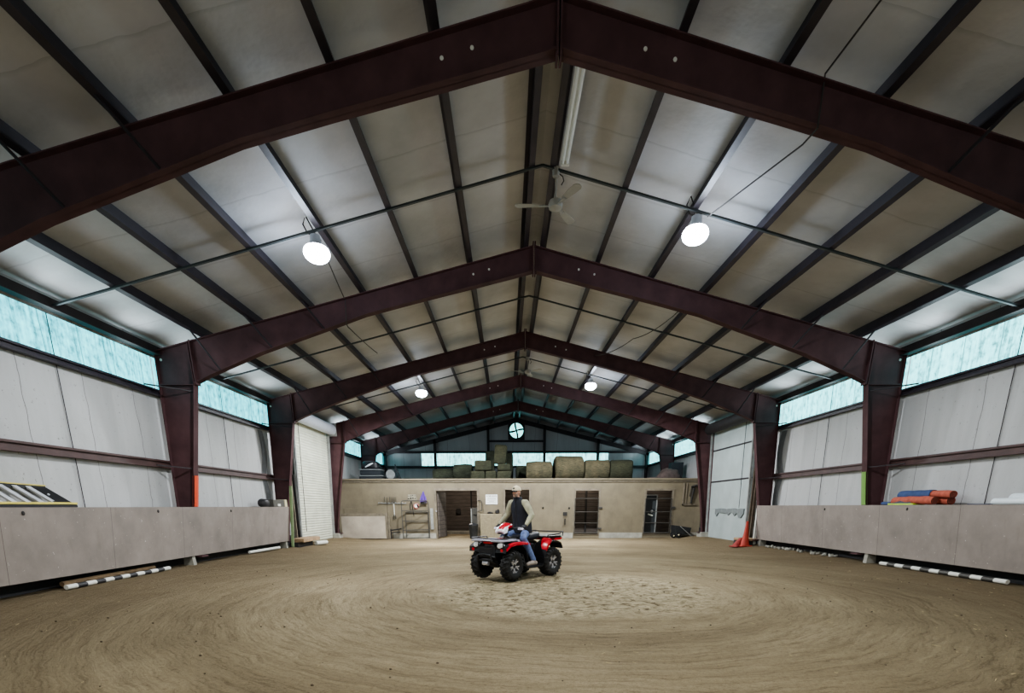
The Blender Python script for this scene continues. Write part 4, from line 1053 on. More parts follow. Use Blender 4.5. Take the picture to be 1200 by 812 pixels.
# ---------------- lamps, fans, tube light, cables
LAMPS = []
def lamp(x, y, z, lab, big=1.):
    o = thing('high_bay_lamp', lab, 'lamp', (x, y, z), 0, 'bright lamps under the purlins')
    zp = rz_top(x + (.07 if x > 0 else -.07)) - z
    MB().tube([(0, 0, zp), (0, 0, .24)], .018, 6).build('stem', M['zinc'], o)
    MB().lathe([(.04, .26), (.09, .25), (.1, .13), (.19, .07), (.23, .0), (.225, -.01), (.18, .055), (.0, .09)], 22).build('reflector', M['lamp_white'], o, smooth=40)
    MB().ball((0, 0, -.02), (.235, .235, .15), 24, 14).build('bulb', M['bulb'], o, smooth=True)  # bulb enlarged so its shape stands in for the lamp's glare
    MB().tube([(.0, 0, .25), (-.13, .0, .28), (-.2, 0, .42), (-.14, 0, .55), (0, 0, zp)], .012, 6).build('cord', M['cable'], o)
    MB().tube([(0.05, 0, zp - .02), (.1, 0, zp - .12), (.06, 0, zp - .16), (.03, 0, zp - .08)], .01, 6).build('hook', M['zinc'], o)
    L = bpy.data.lights.new('lamp_and_fill_spot', 'SPOT'); L.energy = 1500*big*LE; L.spot_size = math.radians(172); L.spot_blend = .35; L.shadow_soft_size = .2; L.color = (.95, .975, 1.)
    lo = bpy.data.objects.new('lamp_and_fill_spot', L); C.objects.link(lo); lo.parent = o; lo.location = (0, 0, -.16)
    P = bpy.data.lights.new('halo_fill', 'POINT'); P.energy = 70*LE; P.shadow_soft_size = .15; P.color = (.66, .8, 1.)  # added bluish light for the lamp's glare on the ceiling
    po = bpy.data.objects.new('halo_fill', P); C.objects.link(po); po.parent = o; po.location = (0, 0, -.2)
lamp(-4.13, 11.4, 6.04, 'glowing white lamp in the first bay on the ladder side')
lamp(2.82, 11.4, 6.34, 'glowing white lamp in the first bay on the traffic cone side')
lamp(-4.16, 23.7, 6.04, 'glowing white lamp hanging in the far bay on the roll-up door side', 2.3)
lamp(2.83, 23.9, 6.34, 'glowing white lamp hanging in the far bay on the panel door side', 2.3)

def ceiling_fan(x, y, lab, ph):
    o = thing('ceiling_fan', lab, 'ceiling fan', (x, y, 6.72), 0, 'ceiling fans at the ridge')
    MB().lathe([(.02, .56), (.07, .54), (.06, .42), (.02, .4)], 14).build('canopy', M['fan_white'], o, smooth=40)
    MB().tube([(0, 0, .42), (0, 0, .08)], .016, 8).build('down_rod', M['fan_white'], o)
    MB().lathe([(.03, .1), (.11, .07), (.13, .02), (.12, -.04), (.06, -.07), (0, -.075)], 20).build('motor', M['fan_white'], o, smooth=40)
    for k in range(3):
        a = ph + k*2*PI/3; R4 = Matrix.Rotation(a, 4, 'Z') @ Matrix.Rotation(-.1, 4, 'X')
        MB().prism([(.1, -.02), (.3, -.03), (.3, .03), (.1, .02)], -.01, .0, 'z', R4).build('blade_arm', M['zinc'], o)
        poly = [(.26, -.045), (.5, -.075), (.66, -.08), (.71, -.055), (.73, 0), (.71, .055), (.66, .08), (.5, .075), (.26, .045)]
        MB().prism(poly, 0, .008, 'z', R4).build('blade', M['fan_white'], o)
    MB().tube([(.0, 0, .5), (.12, 0, .42), (.14, 0, .36), (.1, 0, .3)], .01, 6).build('cord', M['cable'], o)
ceiling_fan(.24, 11.35, 'white three-blade ceiling fan at the ridge, hanging past the fluorescent light', PI - .02)
ceiling_fan(.2, 23.4, 'distant white ceiling fan at the ridge between the far pair of lamps', PI + .3)

ft = thing('fluorescent_light', 'long unlit white fluorescent light fixed along the ridge purlin', 'light', (.36, 9.9, 7.13))
MB().bbox(-.07, .07, -1.15, 1.15, .03, .09, .012).build('housing', M['white'], ft)
for x in (-.035, .035):
    MB().tube([(x, -1.05, .0), (x, 1.05, .0)], .018, 8).build('light_tube', M['paper'], ft, smooth=40)
for y in (-1.08, 1.08): MB().bbox(-.07, .07, y-.03, y+.03, -.025, .04, .008).build('lamp_holder', M['white'], ft)

def cable(pts, lab, sag=0.):
    P = []; 
    for (a, b) in zip(pts, pts[1:]):
        a, b = Vector(a), Vector(b)
        for i in range(8): t = i/8; p = a.lerp(b, t); p.z -= sag*4*t*(1-t); P.append(p)
    P.append(Vector(pts[-1]))
    mb = MB(); mb.tube(P, .011, 5); top(mb, 'power_cable', M['cable'], lab, 'cable', 'overhead cables')
cable([(3.42, 5.0, 6.74), (3.27, 8.2, 6.62), (3.22, 8.10, 6.04), (3.2, 8.4, 6.04), (2.95, 11.2, 6.5)], 'thin cable drooping from the big frame to the lamp on the cone side')
cable([(3.55, 14.5, 6.1), (3.1, 17.5, 6.3), (2.4, 20.3, 6.55)], 'thin cable drooping in the second bay on the cone side', .1)
cable([(-4.1, 11.6, 6.25), (-4.35, 13.9, 6.1), (-4.45, 14.2, 5.72), (-4.47, 14.5, 5.72), (-4.6, 18, 6.05)], 'thin cable running from the ladder side lamp toward the second frame', .02)

# ---------------- straw litter and clods on the dirt
mb = MB(); rr = random.Random(21)
for i in range(300):
    x = rr.uniform(-8.3, 8.6); y = rr.uniform(4.2, 15); a = rr.uniform(0, PI); l = rr.choice((.02, .03, .04, .07)) * rr.uniform(.6, 1.3)
    if math.hypot(x-.65, y-10.2) < 2.6 and rr.random() < .7: continue
    z = bank(x) + .014; mb.bar((x, y, z), (x + l*math.cos(a), y + l*math.sin(a), z + .005), .005, .004)
o = mb.build('straw_litter', plain('straw', (200, 182, 140), .8)); o['kind'] = 'stuff'; o['label'] = 'bits of pale straw scattered over the arena dirt'; o['category'] = 'straw'
mb = MB()
for i in range(160):
    x = rr.uniform(-8.3, 8.6); y = rr.uniform(4.2, 14); s = rr.uniform(.006, .017)
    lump(mb, (x, y, bank(x) + .004), (s, s*rr.uniform(.7, 1.2), s*.7), .4, i, 7, 4, 2)
o = mb.build('dirt_clods', plain('clods', (92, 78, 62), .95)); o['kind'] = 'stuff'; o['label'] = 'small dark dirt clods scattered over the arena floor'; o['category'] = 'clods'

#@@ATV
# ------------------------------------------------------------------ quad bike and rider
AC = (-.44, 12.36, .005); ARZ = math.atan2(-.735, -.678)
atv = thing('quad_bike', 'red and black quad bike ridden across the arena dirt', 'quad bike', AC, ARZ)
def wheel(x, y, R, W, steer):
    s = 1 if y > 0 else -1
    Mw = Matrix.Translation((x, y, R)) @ Matrix.Rotation(steer, 4, 'Z') @ Matrix.Rotation(-s*PI/2, 4, 'X')    # z axis of the wheel points outwards
    h = W/2; mb = MB()
    prof = [(.165, -h*.82), (.20, -h*.98), (.25, -h*1.06), (R-.045, -h*1.0), (R-.022, -h*.8), (R-.016, -h*.4), (R-.014, 0), (R-.016, h*.4), (R-.022, h*.8), (R-.045, h), (.25, h*1.06), (.20, h*.98), (.165, h*.82), (.15, h*.6), (.15, -h*.6)]
    mb.lathe(prof, 36, Mw, True)
    for i in range(20):                                        # slanted tread lugs
        a = 2*PI*i/20
        for q in (-1, 1):
            aa = a + (0 if q > 0 else PI/20); pts = []
            for t, da in ((.08, .13), (.5, .06), (.95, -.02), (1.08, -.05)):
                rr = R + .004 if t < .9 else (R - .012 if t < 1 else R - .06)
                pts.append(Mw @ Vector((rr*math.cos(aa+da)*.985, rr*math.sin(aa+da)*.985, q*h*t)))
            mb.tube(pts, .0135, 5)
    o = mb.build('wheel', M['rubber'], atv, smooth=45)
    mb = MB(); mb.lathe([(.158, h*.86), (.168, h*.9), (.168, h*.82), (.150, h*.7), (.13, h*.2), (.05, h*.1), (.05, h*.55), (.045, h*.62), (.002, h*.62)], 30, Mw, cap=False); mb.lathe([(.155, -h*.8), (.15, h*.3)], 30, Mw, cap=False)
    mb.build('rim', M['black'], o, smooth=40)
    for i in range(5):
        a = 2*PI*i/5 + .3; mb = MB()
        for q in (-1, 1):
            P = [(.045, q*.004), (.045, q*.026), (.10, q*.022), (.155, q*.052), (.158, q*.026), (.11, q*.004)]
            R2 = Mw @ Matrix.Rotation(a, 4, 'Z'); vs = [R2 @ Vector((px, py, h*(.62 + .22*(px/.158)))) for px, py in P]; vb = [R2 @ Vector((px, py, h*.35)) for px, py in P]
            mb.add(vs + vb, [tuple(range(6)), tuple(range(11, 5, -1))] + [(j, j+6, (j+1) % 6+6, (j+1) % 6) for j in range(6)])
        mb.build('spoke', M['chrome'], o)
for x, y, R, W, st in ((.68, .46, .325, .21, .06), (.68, -.46, .325, .21, .06), (-.68, .455, .325, .26, 0), (-.68, -.455, .325, .26, 0)): wheel(x, y, R, W, st)
def part(name, mat, f, smooth=False, parent=None):
    mb = MB(); f(mb); return mb.build(name, M[mat] if isinstance(mat, str) else mat, parent or atv, smooth=smooth)
def mirror(mb, f):
    for s in (1, -1): f(s)
# chassis, engine, suspension
part('chassis', 'black', lambda m: (m.bbox(-.78, .8, -.13, .13, .27, .34, .02), m.bbox(-.55, .35, -.17, .17, .33, .72, .04), m.bbox(.4, .85, -.15, .15, .32, .66, .04), m.bbox(-.95, -.5, -.2, .2, .42, .72, .04)))
for x in (.68, -.68):
    for s in (1, -1):
        part('suspension_arm', 'dark', lambda m: (m.tube([(x-.12, s*.12, .33), (x, s*.36, .30)], .018, 6), m.tube([(x+.12, s*.12, .33), (x, s*.36, .30)], .018, 6), m.tube([(x, s*.12, .46), (x, s*.36, .38)], .016, 6)))
        part('shock_absorber', 'chrome' if x > 0 else 'dark', lambda m: m.tube([(x, s*.34, .34), (x-.02, s*.25, .52), (x-.04, s*.2, .66)], [.035, .04, .035], 8))
for s in (1, -1):
    part('footwell', 'black', lambda m: (m.prism([(-.42, .52), (-.39, .29), (-.3, .235), (.22, .235), (.32, .31), (.42, .56), (.38, .58), (.28, .34), (.2, .267), (-.28, .267), (-.35, .32), (-.38, .53)], s*.15, s*.53, 'y')))
def fender(m, P, y0_, y1_, th=.018, lip=.05):
    n = len(P); up = []
    for i, (x, z) in enumerate(P):
        a, b = P[max(i-1, 0)], P[min(i+1, n-1)]; d = Vector((b[0]-a[0], 0, b[1]-a[1])).normalized(); nrm = Vector((-d.z, 0, d.x))
        if nrm.z < 0 and abs(nrm.z) > .2: nrm = -nrm
        up.append((x + nrm.x*th, z + nrm.z*th))
    m.prism(P + up[::-1], y0_, y1_, 'y')
for s in (1, -1):
    FP = [(.99, .62), (.97, .72), (.88, .775), (.68, .785), (.48, .765), (.36, .69), (.29, .55), (.24, .38)]
    part('front_fender', 'black', lambda m: fender(m, FP, s*.2, s*.565))
    RP_ = [(.97, .68), (.84, .775), (.66, .805), (.48, .808), (.28, .80), (.08, .78), (-.12, .75)]
    def redf(m):
        U = []; Lw = []
        W = [(.53, .57), (.50, .585), (.49, .59), (.48, .585), (.42, .53), (.31, .42), (.235, .32)]
        rows = [[(x, s*a, z + .03), (x, s*(a*.4+b*.6), z + .032), (x, s*b, z + .016), (x, s*(b+.004), z - .018)] for (x, z), (a, b) in zip(RP_, W)]
        m.sheet(rows); m.sheet([[(x, y, z - .012) for x, y, z in r] for r in rows])
    part('fender_panel', 'red', redf, 50)
    RF = [(-.36, .44), (-.40, .60), (-.48, .74), (-.60, .80), (-.78, .80), (-.95, .74), (-1.02, .62)]
    part('rear_fender', 'black', lambda m: fender(m, RF, s*.2, s*.57))
    def redr(m):
        P = [(-.37, .60), (-.40, .69), (-.47, .785), (-.56, .835), (-.62, .85)]
        W = [(.46, .56), (.40, .585), (.36, .59), (.32, .575), (.30, .50)]
        rows = [[(x, s*a, z + .03), (x, s*(a*.4+b*.6), z + .03), (x - .01, s*b, z + .01), (x - .03, s*(b+.003), z - .02)] for (x, z), (a, b) in zip(P, W)]
        m.sheet(rows); m.sheet([[(x-.012, y, z-.008) for x, y, z in r] for r in rows])
    part('tail_panel', 'red', redr, 50)
    part('side_panel', 'black', lambda m: m.bbox(-.4, .36, s*.17 if s > 0 else -.23, s*.23 if s > 0 else -.17, .42, .76, .03))
    # headlight with its dark surround
    hs = part('headlight', 'headlamp', lambda m: m.ball((.935, s*.375, .765), (.075, .09, .07), 14, 10, Matrix.Rotation(s*.35, 4, 'Z')), True)
    part('headlight_trim', 'dark', lambda m: m.tube([(.96 + .02*math.cos(a) - .05*abs(math.sin(a)), s*.38 + .105*math.cos(a), .765 + .085*math.sin(a)) for a in [2*PI*i/16 for i in range(16)]], .016, 6, True), parent=hs)
    part('nose_panel', 'red', lambda m: m.prism([(.93, .69), (.985, .635), (.99, .70)], *sorted((s*.41, s*.475)), 'y'))
# nose
nose = part('nose', 'black', lambda m: (m.prism([(.5, .5), (.94, .46), (1.0, .52), (.985, .74), (.9, .82), (.5, .84)], -.25, .25, 'y')))
part('grille', 'dark', lambda m: [m.box(.985, 1.003, -.17, .17, .535 + .04*i, .55 + .04*i) for i in range(5)], parent=nose)
part('bumper', 'black', lambda m: (m.tube([(.86, -.24, .36), (1.06, -.22, .44), (1.08, -.19, .56), (1.06, 0, .585), (1.08, .19, .56), (1.06, .22, .44), (.86, .24, .36)], .022, 8), m.bbox(1.0, 1.06, -.2, .2, .42, .49, .02), m.bbox(.97, 1.05, -.3, .3, .505, .545, .012)))
part('winch', 'chrome', lambda m: (m.tube([(1.03, -.08, .38), (1.03, .08, .38)], .045, 12), m.bbox(1.05, 1.09, -.05, .05, .35, .41, .01)))
part('hood', 'red', lambda m: m.prism([(.42, .80), (.96, .80), (.97, .835), (.9, .865), (.42, .90)], -.13, .13, 'y'))
# front cargo deck
fd = part('front_rack', 'silver', lambda m: (m.bbox(.46, 1.04, .14, .45, .845, .885, .015), m.bbox(.46, 1.04, -.45, -.14, .845, .885, .015), m.bbox(.52, .6, -.2, .2, .865, .89, .01), m.bbox(.9, 1.0, -.2, .2, .855, .885, .01),
    m.prism([(.46, .84), (.4, .80), (.36, .80), (.42, .88), (.46, .89)], -.45, .45, 'y')), 30)
part('rack_rail', 'dark', lambda m: m.tube([(.5, -.46, .885), (.54, -.46, .925), (1.0, -.46, .915), (1.05, -.42, .91), (1.05, .42, .91), (1.0, .46, .915), (.54, .46, .925), (.5, .46, .885)], .014, 6), 40, fd)
for x in (.62, .72, .82): part('rack_slot', 'dark', lambda m: (m.bbox(x, x+.05, .2, .4, .884, .888, .001), m.bbox(x, x+.05, -.4, -.2, .884, .888, .001)), parent=fd)
# console, pod, bars
part('console', 'black', lambda m: (m.prism([(.06, .72), (.46, .72), (.46, .88), (.36, .94), (.2, .93), (.06, .86)], -.16, .16, 'y')), 30)
part('steering_post', 'black', lambda m: m.tube([(.42, 0, .86), (.33, 0, 1.06)], .035, 8))
def pod(m):
    rings = [(.27, 1.14, .10, .05), (.30, 1.16, .14, .07), (.40, 1.145, .15, .085), (.50, 1.10, .12, .07), (.555, 1.07, .06, .04)]
    rows = [[(x, w*math.cos(2*PI*k/16), z + hh*math.sin(2*PI*k/16)) for k in range(17)] for x, z, w, hh in rings]
    m.sheet(rows); m.add(rows[0][:-1], [tuple(range(16))]); m.add(rows[-1][:-1], [tuple(range(16))])
pd = part('steering_pod', 'red', pod, 60)
part('pod_headlight', 'headlamp', lambda m: m.ball((.535, .0, 1.06), (.035, .10, .045), 14, 8, Matrix.Rotation(.5, 4, 'Y')), True, pd)
for s in (1, -1): part('pod_side', 'headlamp', lambda m: m.prism([(.56, 1.0), (.585, 1.05), (.50, 1.14), (.32, 1.205), (.30, 1.19), (.44, 1.10), (.47, 1.02)], s*.085, s*.135, 'y'), parent=pd)
part('visor_strip', 'black', lambda m: m.prism([(.44, 1.02), (.56, 1.01), (.5, .985), (.4, .99)], -.11, .11, 'y'), parent=pd)
BAR = [(.20, -.46, 1.115), (.255, -.30, 1.135), (.30, -.12, 1.10), (.30, .12, 1.10), (.255, .30, 1.135), (.20, .46, 1.115)]
hb = part('handlebar', 'dark', lambda m: m.tube(BAR, .014, 8), 40)
for s in (1, -1):
    part('grip', 'rubber', lambda m: m.tube([(.245, s*.335, 1.131), (.195, s*.475, 1.113)], .02, 10), 40, hb)
    part('brake_lever', 'chrome', lambda m: m.tube([(.29, s*.29, 1.12), (.30, s*.36, 1.105), (.27, s*.47, 1.09)], .009, 6), 40, hb)
    part('hand_guard', 'silver', lambda m: m.prism([(.28, 1.07), (.31, 1.09), (.28, 1.125), (.26, 1.10)], s*.3, s*.44, 'y'), parent=hb)
# seat, rear rack, tail
def seatf(m):
    rings = [(.10, .86, .12, .06), (.02, .88, .14, .075), (-.15, .875, .16, .08), (-.35, .885, .17, .08), (-.55, .905, .165, .08), (-.68, .93, .13, .075), (-.72, .93, .07, .05)]
    rows = []
    for x, z, w, hh in rings:
        rows.append([(x, w*math.copysign(abs(math.cos(a))**.6, math.cos(a)), z + hh*math.copysign(abs(math.sin(a))**.7, math.sin(a))) for a in [2*PI*k/18 for k in range(19)]])
    m.sheet(rows); m.add(rows[0][:-1], [tuple(range(18))]); m.add(rows[-1][:-1], [tuple(range(18))])
part('seat', 'seat', seatf, 60)
rr_ = part('rear_rack', 'black', lambda m: (m.bbox(-1.16, -.62, -.44, .44, .875, .905, .012), m.bbox(-1.18, -.98, -.40, .40, .84, .88, .012)))
part('rack_rail', 'dark', lambda m: (m.tube([(-.55, .44, .89), (-.62, .45, .935), (-1.05, .45, .95), (-1.10, .45, 1.0), (-1.2, .44, 1.0), (-1.22, .40, .99), (-1.22, -.40, .99), (-1.2, -.44, 1.0), (-1.10, -.45, 1.0), (-1.05, -.45, .95), (-.62, -.45, .935), (-.55, -.44, .89)], .014, 6), m.tube([(-1.2, .44, 1.0), (-1.18, .44, .89)], .012, 6), m.tube([(-1.2, -.44, 1.0), (-1.18, -.44, .89)], .012, 6)), 40, rr_)
part('tail_cowl', 'red', lambda m: m.prism([(-.9, .80), (-1.12, .81), (-1.2, .835), (-1.2, .865), (-.9, .86)], -.42, .42, 'y'))
part('tow_hitch', 'dark', lambda m: m.bar((-.9, 0, .36), (-1.12, 0, .34), .05, .03))

# ---- rider
def fuse(name, mb, mat, vox, it, parent=None):
    """weld overlapping closed shapes into one continuous surface"""
    me = bpy.data.meshes.new('t'); me.from_pydata([tuple(v) for v in mb.v], [], mb.f)
    bm = bmesh.new(); bm.from_mesh(me); bmesh.ops.recalc_face_normals(bm, faces=bm.faces); bm.to_mesh(me); bm.free()
    o = bpy.data.objects.new('t', me); C.objects.link(o)
    r = o.modifiers.new('r', 'REMESH'); r.mode = 'VOXEL'; r.voxel_size = vox
    if it: s = o.modifiers.new('s', 'SMOOTH'); s.factor = .5; s.iterations = it
    dg = bpy.context.evaluated_depsgraph_get(); dg.update()
    m2 = bpy.data.meshes.new_from_object(o.evaluated_get(dg)); bpy.data.objects.remove(o); m2.name = name
    m2.materials.clear(); m2.materials.append(M[mat]); m2.polygons.foreach_set('use_smooth', [True]*len(m2.polygons))
    o = bpy.data.objects.new(name, m2); C.objects.link(o)
    if parent is not None: o.parent = parent
    return o
def chain(m, pts, n=10):
    """tapered limb with round joints: (x, y, z, r)"""
    P = []
    m.tube([p[:3] for p in pts], [p[3] for p in pts], n)
    for p in pts: m.ball(p[:3], p[3]*.99, n, 6)
def rings(m, R, n=20, e=.85):
    rows = []
    for x, z, rx, ry in R:
        rows.append([(x + rx*math.copysign(abs(math.cos(a))**e, math.cos(a)), ry*math.copysign(abs(math.sin(a))**e, math.sin(a)), z) for a in [2*PI*k/n for k in range(n)]])
    N = len(rows); vs = [p for r in rows for p in r]
    m.add(vs, [(i*n+k, i*n+(k+1) % n, (i+1)*n+(k+1) % n, (i+1)*n+k) for i in range(N-1) for k in range(n)] + [tuple(range(n-1, -1, -1)), tuple((N-1)*n+k for k in range(n))])
HIP = lambda s: (-.19, s*.10, 1.0); KNEE = lambda s: (.14, s*.32, .885); ANK = lambda s: (-.10, s*.425, .375)
SHO = lambda s: (-.06, s*.215, 1.645); ELB = lambda s: (-.05, s*(.405 if s > 0 else .34), 1.39); WRI = lambda s: (.155, s*.415, 1.175)
GR = lambda s: Vector((.222, s*.40, 1.123))
def hand(m, s, fat=0.):
    g = GR(s); ax = Vector((-.05, s*.14, -.018)).normalized(); fwd = Vector((0, 0, 1)).cross(ax)*(-s); 
    if fwd.x < 0: fwd = -fwd
    up = Vector((0, 0, 1)); up = (up - ax*up.dot(ax)).normalized(); fwd = (fwd - ax*fwd.dot(ax)).normalized()
    pt = lambda a, r, t: g + ax*t + (fwd*math.cos(a) + up*math.sin(a))*r
    w = Vector(WRI(s))
    c = pt(math.radians(125), .045, 0)                          # palm over the back of the grip
    for t in (-.03, -.01, .01, .03): m.tube([w + (c + ax*t - w)*.1, c + ax*t, pt(math.radians(88), .034, t)], [.022 + fat, .019 + fat, .013 + fat], 8)
    for i, (t, L, r) in enumerate(((-.033, 215, .0105), (-.011, 235, .011), (.011, 228, .0105), (.033, 195, .0095))):
        m.tube([pt(math.radians(92 - L*k/6.), .033, t*1.05) for k in range(7)], [(r + fat)*(1 - .05*k) for k in range(7)], 7)
        m.ball(pt(math.radians(92 - L), .033, t*1.05), (r + fat)*.74, 7, 5)
    q = -.052
    m.tube([c + ax*-.03, pt(math.radians(165), .044, q), pt(math.radians(215), .038, q - .004), pt(math.radians(268), .034, q + .002), pt(math.radians(300), .033, q + .006)], [.015 + fat, .014 + fat, .0125 + fat, .011 + fat, .009 + fat], 7)
def head(m):
    m.ball((.0, 0, 1.895), (.100, .078, .110), 20, 14); m.ball((.03, 0, 1.835), (.068, .060, .062), 16, 10); m.ball((.062, 0, 1.80), (.03, .034, .026), 12, 8)
    m.tube([(.088, 0, 1.905), (.105, 0, 1.875), (.116, 0, 1.862), (.095, 0, 1.85)], [.012, .014, .016, .012], 8)
    for s in (1, -1):
        m.ball((-.005, s*.079, 1.875), (.024, .012, .033), 10, 8); m.ball((.082, s*.034, 1.898), (.016, .018, .011), 10, 6); m.ball((.07, s*.04, 1.862), (.026, .024, .018), 10, 6); m.ball((.088, s*.033, 1.886), (.009, .014, .009), 8, 6)
    m.tube([(.092, -.024, 1.828), (.1, 0, 1.83), (.092, .024, 1.828)], .0085, 6); m.tube([(.09, -.02, 1.818), (.097, 0, 1.817), (.09, .02, 1.818)], .0085, 6)
mb = MB(); head(mb)
rings(mb, [(-.045, 1.64, .065, .08), (-.03, 1.71, .055, .058), (-.01, 1.80, .052, .055)])
rings(mb, [(-.2, .94, .11, .15), (-.2, 1.05, .12, .155), (-.19, 1.2, .105, .145), (-.15, 1.38, .11, .165), (-.1, 1.54, .09, .17), (-.06, 1.66, .05, .11)])
for s in (1, -1):
    chain(mb, [(*SHO(s), .06), (*ELB(s), .045), (*WRI(s), .03)]); hand(mb, s)
    chain(mb, [(*HIP(s), .085), (*KNEE(s), .058), (*ANK(s), .042)]); chain(mb, [(ANK(s)[0]-.03, s*.425, .325, .035), (-.03, s*.435, .31, .035), (.06, s*.44, .30, .028)])
person = fuse('person', mb, 'skin', .0075, 3)
person.location = AC; person.rotation_euler = (0, 0, ARZ)
tag(person, 'person in tan cap, dark vest and jeans sitting astride the quad bike holding its handlebar', 'person')
# face details
for s in (1, -1):
    part('eye', 'paper', lambda m: m.ball((.0915, s*.033, 1.888), (.0075, .0115, .007), 10, 7), True, person)
    part('iris', 'ink', lambda m: m.ball((.097, s*.033, 1.888), (.0035, .005, .005), 8, 6), True, person)
    part('eyebrow', 'beard', lambda m: m.tube([(.093, s*.016, 1.906), (.096, s*.034, 1.911), (.084, s*.054, 1.905)], .005, 6), True, person)
mb = MB()
rows = []
for i in range(8):
    z = 1.846 - .058*i/7; r = []
    for k in range(15):
        a = -1.35 + 2.7*k/14; w = 1 - .12*smooth01(.3, 1, i/7)
        r.append((.026 + .0765*w*math.cos(a) - .01*(i/7)**2, .0665*w*math.sin(a), z + (.02*abs(math.sin(a))**2 if i == 0 else 0)))
    rows.append(r)
mb.sheet(rows); mb.ball((.062, 0, 1.793), (.036, .04, .02), 12, 7); mb.build('beard', M['beard'], person, smooth=True)
part('moustache', 'beard', lambda m: m.tube([(.086, -.034, 1.828), (.104, -.014, 1.842), (.108, 0, 1.843), (.104, .014, 1.842), (.086, .034, 1.828)], [.005, .008, .008, .008, .005], 7), True, person)
mb = MB(); rows = []
for i in range(7):
    z = 1.945 - .115*i/6; rows.append([(-.004 - .106*math.cos(a)*(1-.1*i/6), .0835*math.sin(a), z) for a in [-1.25 + 2.5*k/16 for k in range(17)]])
mb.sheet(rows); mb.build('hair', M['hair'], person, smooth=True)
mb = MB(); rows = []
for i in range(8):
    t = i/7*PI/2; rows.append([(.0 + .112*math.cos(a)*math.cos(t), .091*math.sin(a)*math.cos(t), 1.922 + .108*math.sin(t)) for a in [2*PI*k/24 for k in range(25)]])
mb.sheet(rows); mb.tube([(.112*math.cos(a), .091*math.sin(a), 1.923) for a in [2*PI*k/24 for k in range(24)]], .004, 6, True); cp = mb.build('cap', M['cap'], person, smooth=True)
mb = MB(); rows = []
for i in range(6):
    u = i/5; rows.append([(.045 + (.066 + .085*u)*math.cos(a)*1.0, (.078 - .004*u)*math.sin(a)*1.04, 1.925 - .016*u - .012*math.sin(a)**2*(1-u) - .022*math.sin(a)**2*u) for a in [-1.3 + 2.6*k/16 for k in range(17)]])
mb.sheet(rows); mb.sheet([[(x, y, z - .006) for x, y, z in r] for r in rows]); mb.build('cap_visor', M['ink'], cp, smooth=40, label='dark curved cap visor')
mb = MB(); mb.sheet([[(.114*math.cos(a)*math.cos(t) + .002, .094*math.sin(a)*math.cos(t), 1.922 + .11*math.sin(t)) for a in (-.32, -.16, 0, .16, .32)] for t in (.28, .42, .58)]); mb.build('cap_emblem', M['ink'], cp, smooth=True, label='dark patch on the cap front')
# clothes
mb = MB(); rings(mb, [(-.205, .985, .18, .222), (-.205, 1.0, .188, .23), (-.2, 1.12, .185, .232), (-.185, 1.25, .18, .228), (-.155, 1.42, .175, .235), (-.115, 1.56, .155, .24), (-.08, 1.65, .122, .225), (-.055, 1.695, .102, .145), (-.04, 1.73, .092, .10), (-.025, 1.785, .094, .097)])
vs_ = fuse('vest', mb, 'vest', .011, 5, person)
mb = MB()
for z in (1.06, 1.17, 1.28, 1.39, 1.49): rings(mb, [(-.2 + (z-1.0)*.2 - .003, z - .006, .149 - .01*abs(z-1.15), .199), (-.2 + (z-1.0)*.2 - .003, z + .006, .149 - .01*abs(z-1.15), .199)])
mb.build('quilt_seam', M['ink'], vs_, smooth=40) if False else None
part('zipper', 'dark', lambda m: m.tube([(-.01, 0, 1.02), (-.01, 0, 1.2), (.022, 0, 1.42), (.042, 0, 1.56), (.05, 0, 1.66), (.066, 0, 1.78)], .007, 6), parent=vs_)
part('pocket', 'ink', lambda m: (m.tube([(.016, .06, 1.46), (-.02, .15, 1.45)], .008, 6), m.tube([(-.035, .10, 1.14), (-.08, .175, 1.2)], .008, 6)), parent=vs_)
mb = MB()
for s in (1, -1):
    e = ELB(s)
    chain(mb, [(-.075, s*.14, 1.65, .082), (*SHO(s), .086), ((SHO(s)[0]+e[0])/2, (SHO(s)[1]+e[1])/2 + s*.006, (SHO(s)[2]+e[2])/2, .080), (*e, .070), ((e[0]+WRI(s)[0])/2, (e[1]+WRI(s)[1])/2, (e[2]+WRI(s)[2])/2, .061), (WRI(s)[0]-.01, WRI(s)[1], WRI(s)[2]+.012, .043)], 12)
fuse('shirt', mb, 'sleeve', .010, 3, person)
mb = MB(); rings(mb, [(-.2, .925, .13, .165), (-.2, .95, .15, .18), (-.2, 1.02, .15, .183), (-.2, 1.08, .14, .178)])
for s in (1, -1):
    h_, k_, a_ = HIP(s), KNEE(s), ANK(s)
    mid = [(h_[i]+k_[i])/2 for i in range(3)]; cal = [k_[i]*.62 + a_[i]*.38 for i in range(3)]
    chain(mb, [(*h_, .102), (*mid, .094), (*k_, .079), (cal[0]-.02, cal[1], cal[2], .072), (a_[0]-.005, a_[1], a_[2]+.03, .062)], 14)
fuse('jeans', mb, 'denim', .010, 3, person)
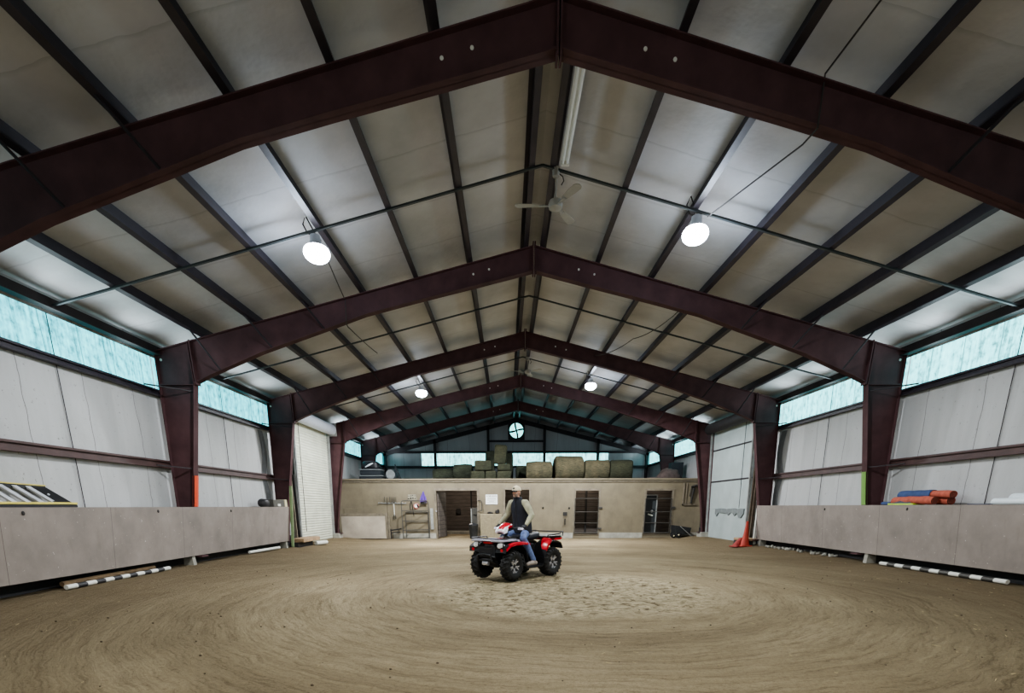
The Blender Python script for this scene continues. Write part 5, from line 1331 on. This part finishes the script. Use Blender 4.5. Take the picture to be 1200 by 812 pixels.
for s in (1, -1):
    mb = MB(); chain(mb, [(-.10, s*.425, .41, .058), (-.11, s*.425, .34, .056)], 12); chain(mb, [(-.18, s*.42, .33, .054), (-.05, s*.43, .333, .056), (.06, s*.438, .322, .053), (.13, s*.442, .31, .041)], 12)
    b_ = fuse('boot', mb, 'boot', .008, 3, person)
    part('sole', 'dark', lambda m: m.prism([(-.21, s*.385), (-.12, s*.38), (.0, s*.385), (.10, s*.395), (.15, s*.42), (.15, s*.46), (.10, s*.485), (.0, s*.48), (-.12, s*.465), (-.2, s*.455)], .268, .292, 'z'), parent=b_)
    mb = MB(); hand(mb, s, .003); chain(mb, [(WRI(s)[0]+.004, WRI(s)[1], WRI(s)[2]+.002, .034), (WRI(s)[0]-.022, WRI(s)[1], WRI(s)[2]+.028, .036)], 10)
    fuse('glove', mb, 'glove', .006, 2, person)

#@@END

# ---------------- light, world, camera
w = bpy.data.worlds.new('World'); bpy.context.scene.world = w; w.use_nodes = True
bg = w.node_tree.nodes['Background']; bg.inputs[0].default_value = (.75, .85, .95, 1); bg.inputs[1].default_value = .6

for sgn in (-1, 1):
    for a, b in bays[1:3] + bays[4:]:
        n = 3
        for k in range(n):
            y = a + (b - a)*(k + .5)/n
            L = bpy.data.lights.new('daylight', 'SPOT'); L.energy = DL * (1.5 if a > 26 else 1); L.spot_size = math.radians(150); L.spot_blend = .8; L.shadow_soft_size = .35; L.color = (.84, .95, 1.)
            o = bpy.data.objects.new('daylight', L); C.objects.link(o); o.location = (sgn*8.98, y, 4.75)
            o.rotation_euler = Vector((-sgn*.75, 0, 1.)).to_track_quat('-Z', 'Y').to_euler()
for x, y, e in ((-3.2, 31.5, 110), (.2, 28.9, 14), (3.6, 28.9, 22), (7.4, 28.9, 14)):  # fill lights added to brighten the rooms behind the openings, no fixtures
    L = bpy.data.lights.new('stable_fill', 'POINT'); L.energy = e; L.shadow_soft_size = .1; L.color = (1., .9, .78)
    o = bpy.data.objects.new('stable_fill', L); C.objects.link(o); o.location = (x, y, 2.5)
for y, e in ((-.5, 1100),):  # unseen fill lights added behind the camera for the near floor and ceiling
    for x in (-3.9, 2.8):
        L = bpy.data.lights.new('lamp_and_fill_spot', 'SPOT'); L.energy = e; L.spot_size = math.radians(170); L.spot_blend = .4; L.shadow_soft_size = .2; L.color = (1., .97, .92)
        o = bpy.data.objects.new('lamp_and_fill_spot', L); C.objects.link(o); o.location = (x, y, 5.9)
        L = bpy.data.lights.new('halo_fill', 'POINT'); L.energy = 125; L.shadow_soft_size = .3; L.color = (.95, .97, 1.)
        o = bpy.data.objects.new('halo_fill', L); C.objects.link(o); o.location = (x, y, 5.2)

cam = bpy.data.cameras.new('Camera'); co = bpy.data.objects.new('Camera', cam); C.objects.link(co)
pitch, yaw, roll_ = .3122, .0105, -.0028
cam.sensor_fit = 'HORIZONTAL'; cam.sensor_width = 36; cam.lens = 602.61/1200*36
cam.shift_x = -(601.6 - 600)/1200; cam.shift_y = (787.69 - 406)/1200
cam.clip_end = 200; cam.clip_start = .05
co.location = (CX, 0, HC)
co.matrix_world = Matrix.Translation((CX, 0, HC)) @ Matrix.Rotation(-yaw, 4, 'Z') @ Matrix.Rotation(PI/2 - pitch, 4, 'X') @ Matrix.Rotation(roll_, 4, 'Z')
bpy.context.scene.camera = co
sc = bpy.context.scene
sc.view_settings.view_transform = 'AgX'; sc.view_settings.look = 'AgX - Medium High Contrast'; sc.view_settings.exposure = 0.27
sc.cycles.use_denoising = True
sc.cycles.max_bounces = 8; sc.cycles.diffuse_bounces = 5; sc.cycles.sample_clamp_indirect = 6
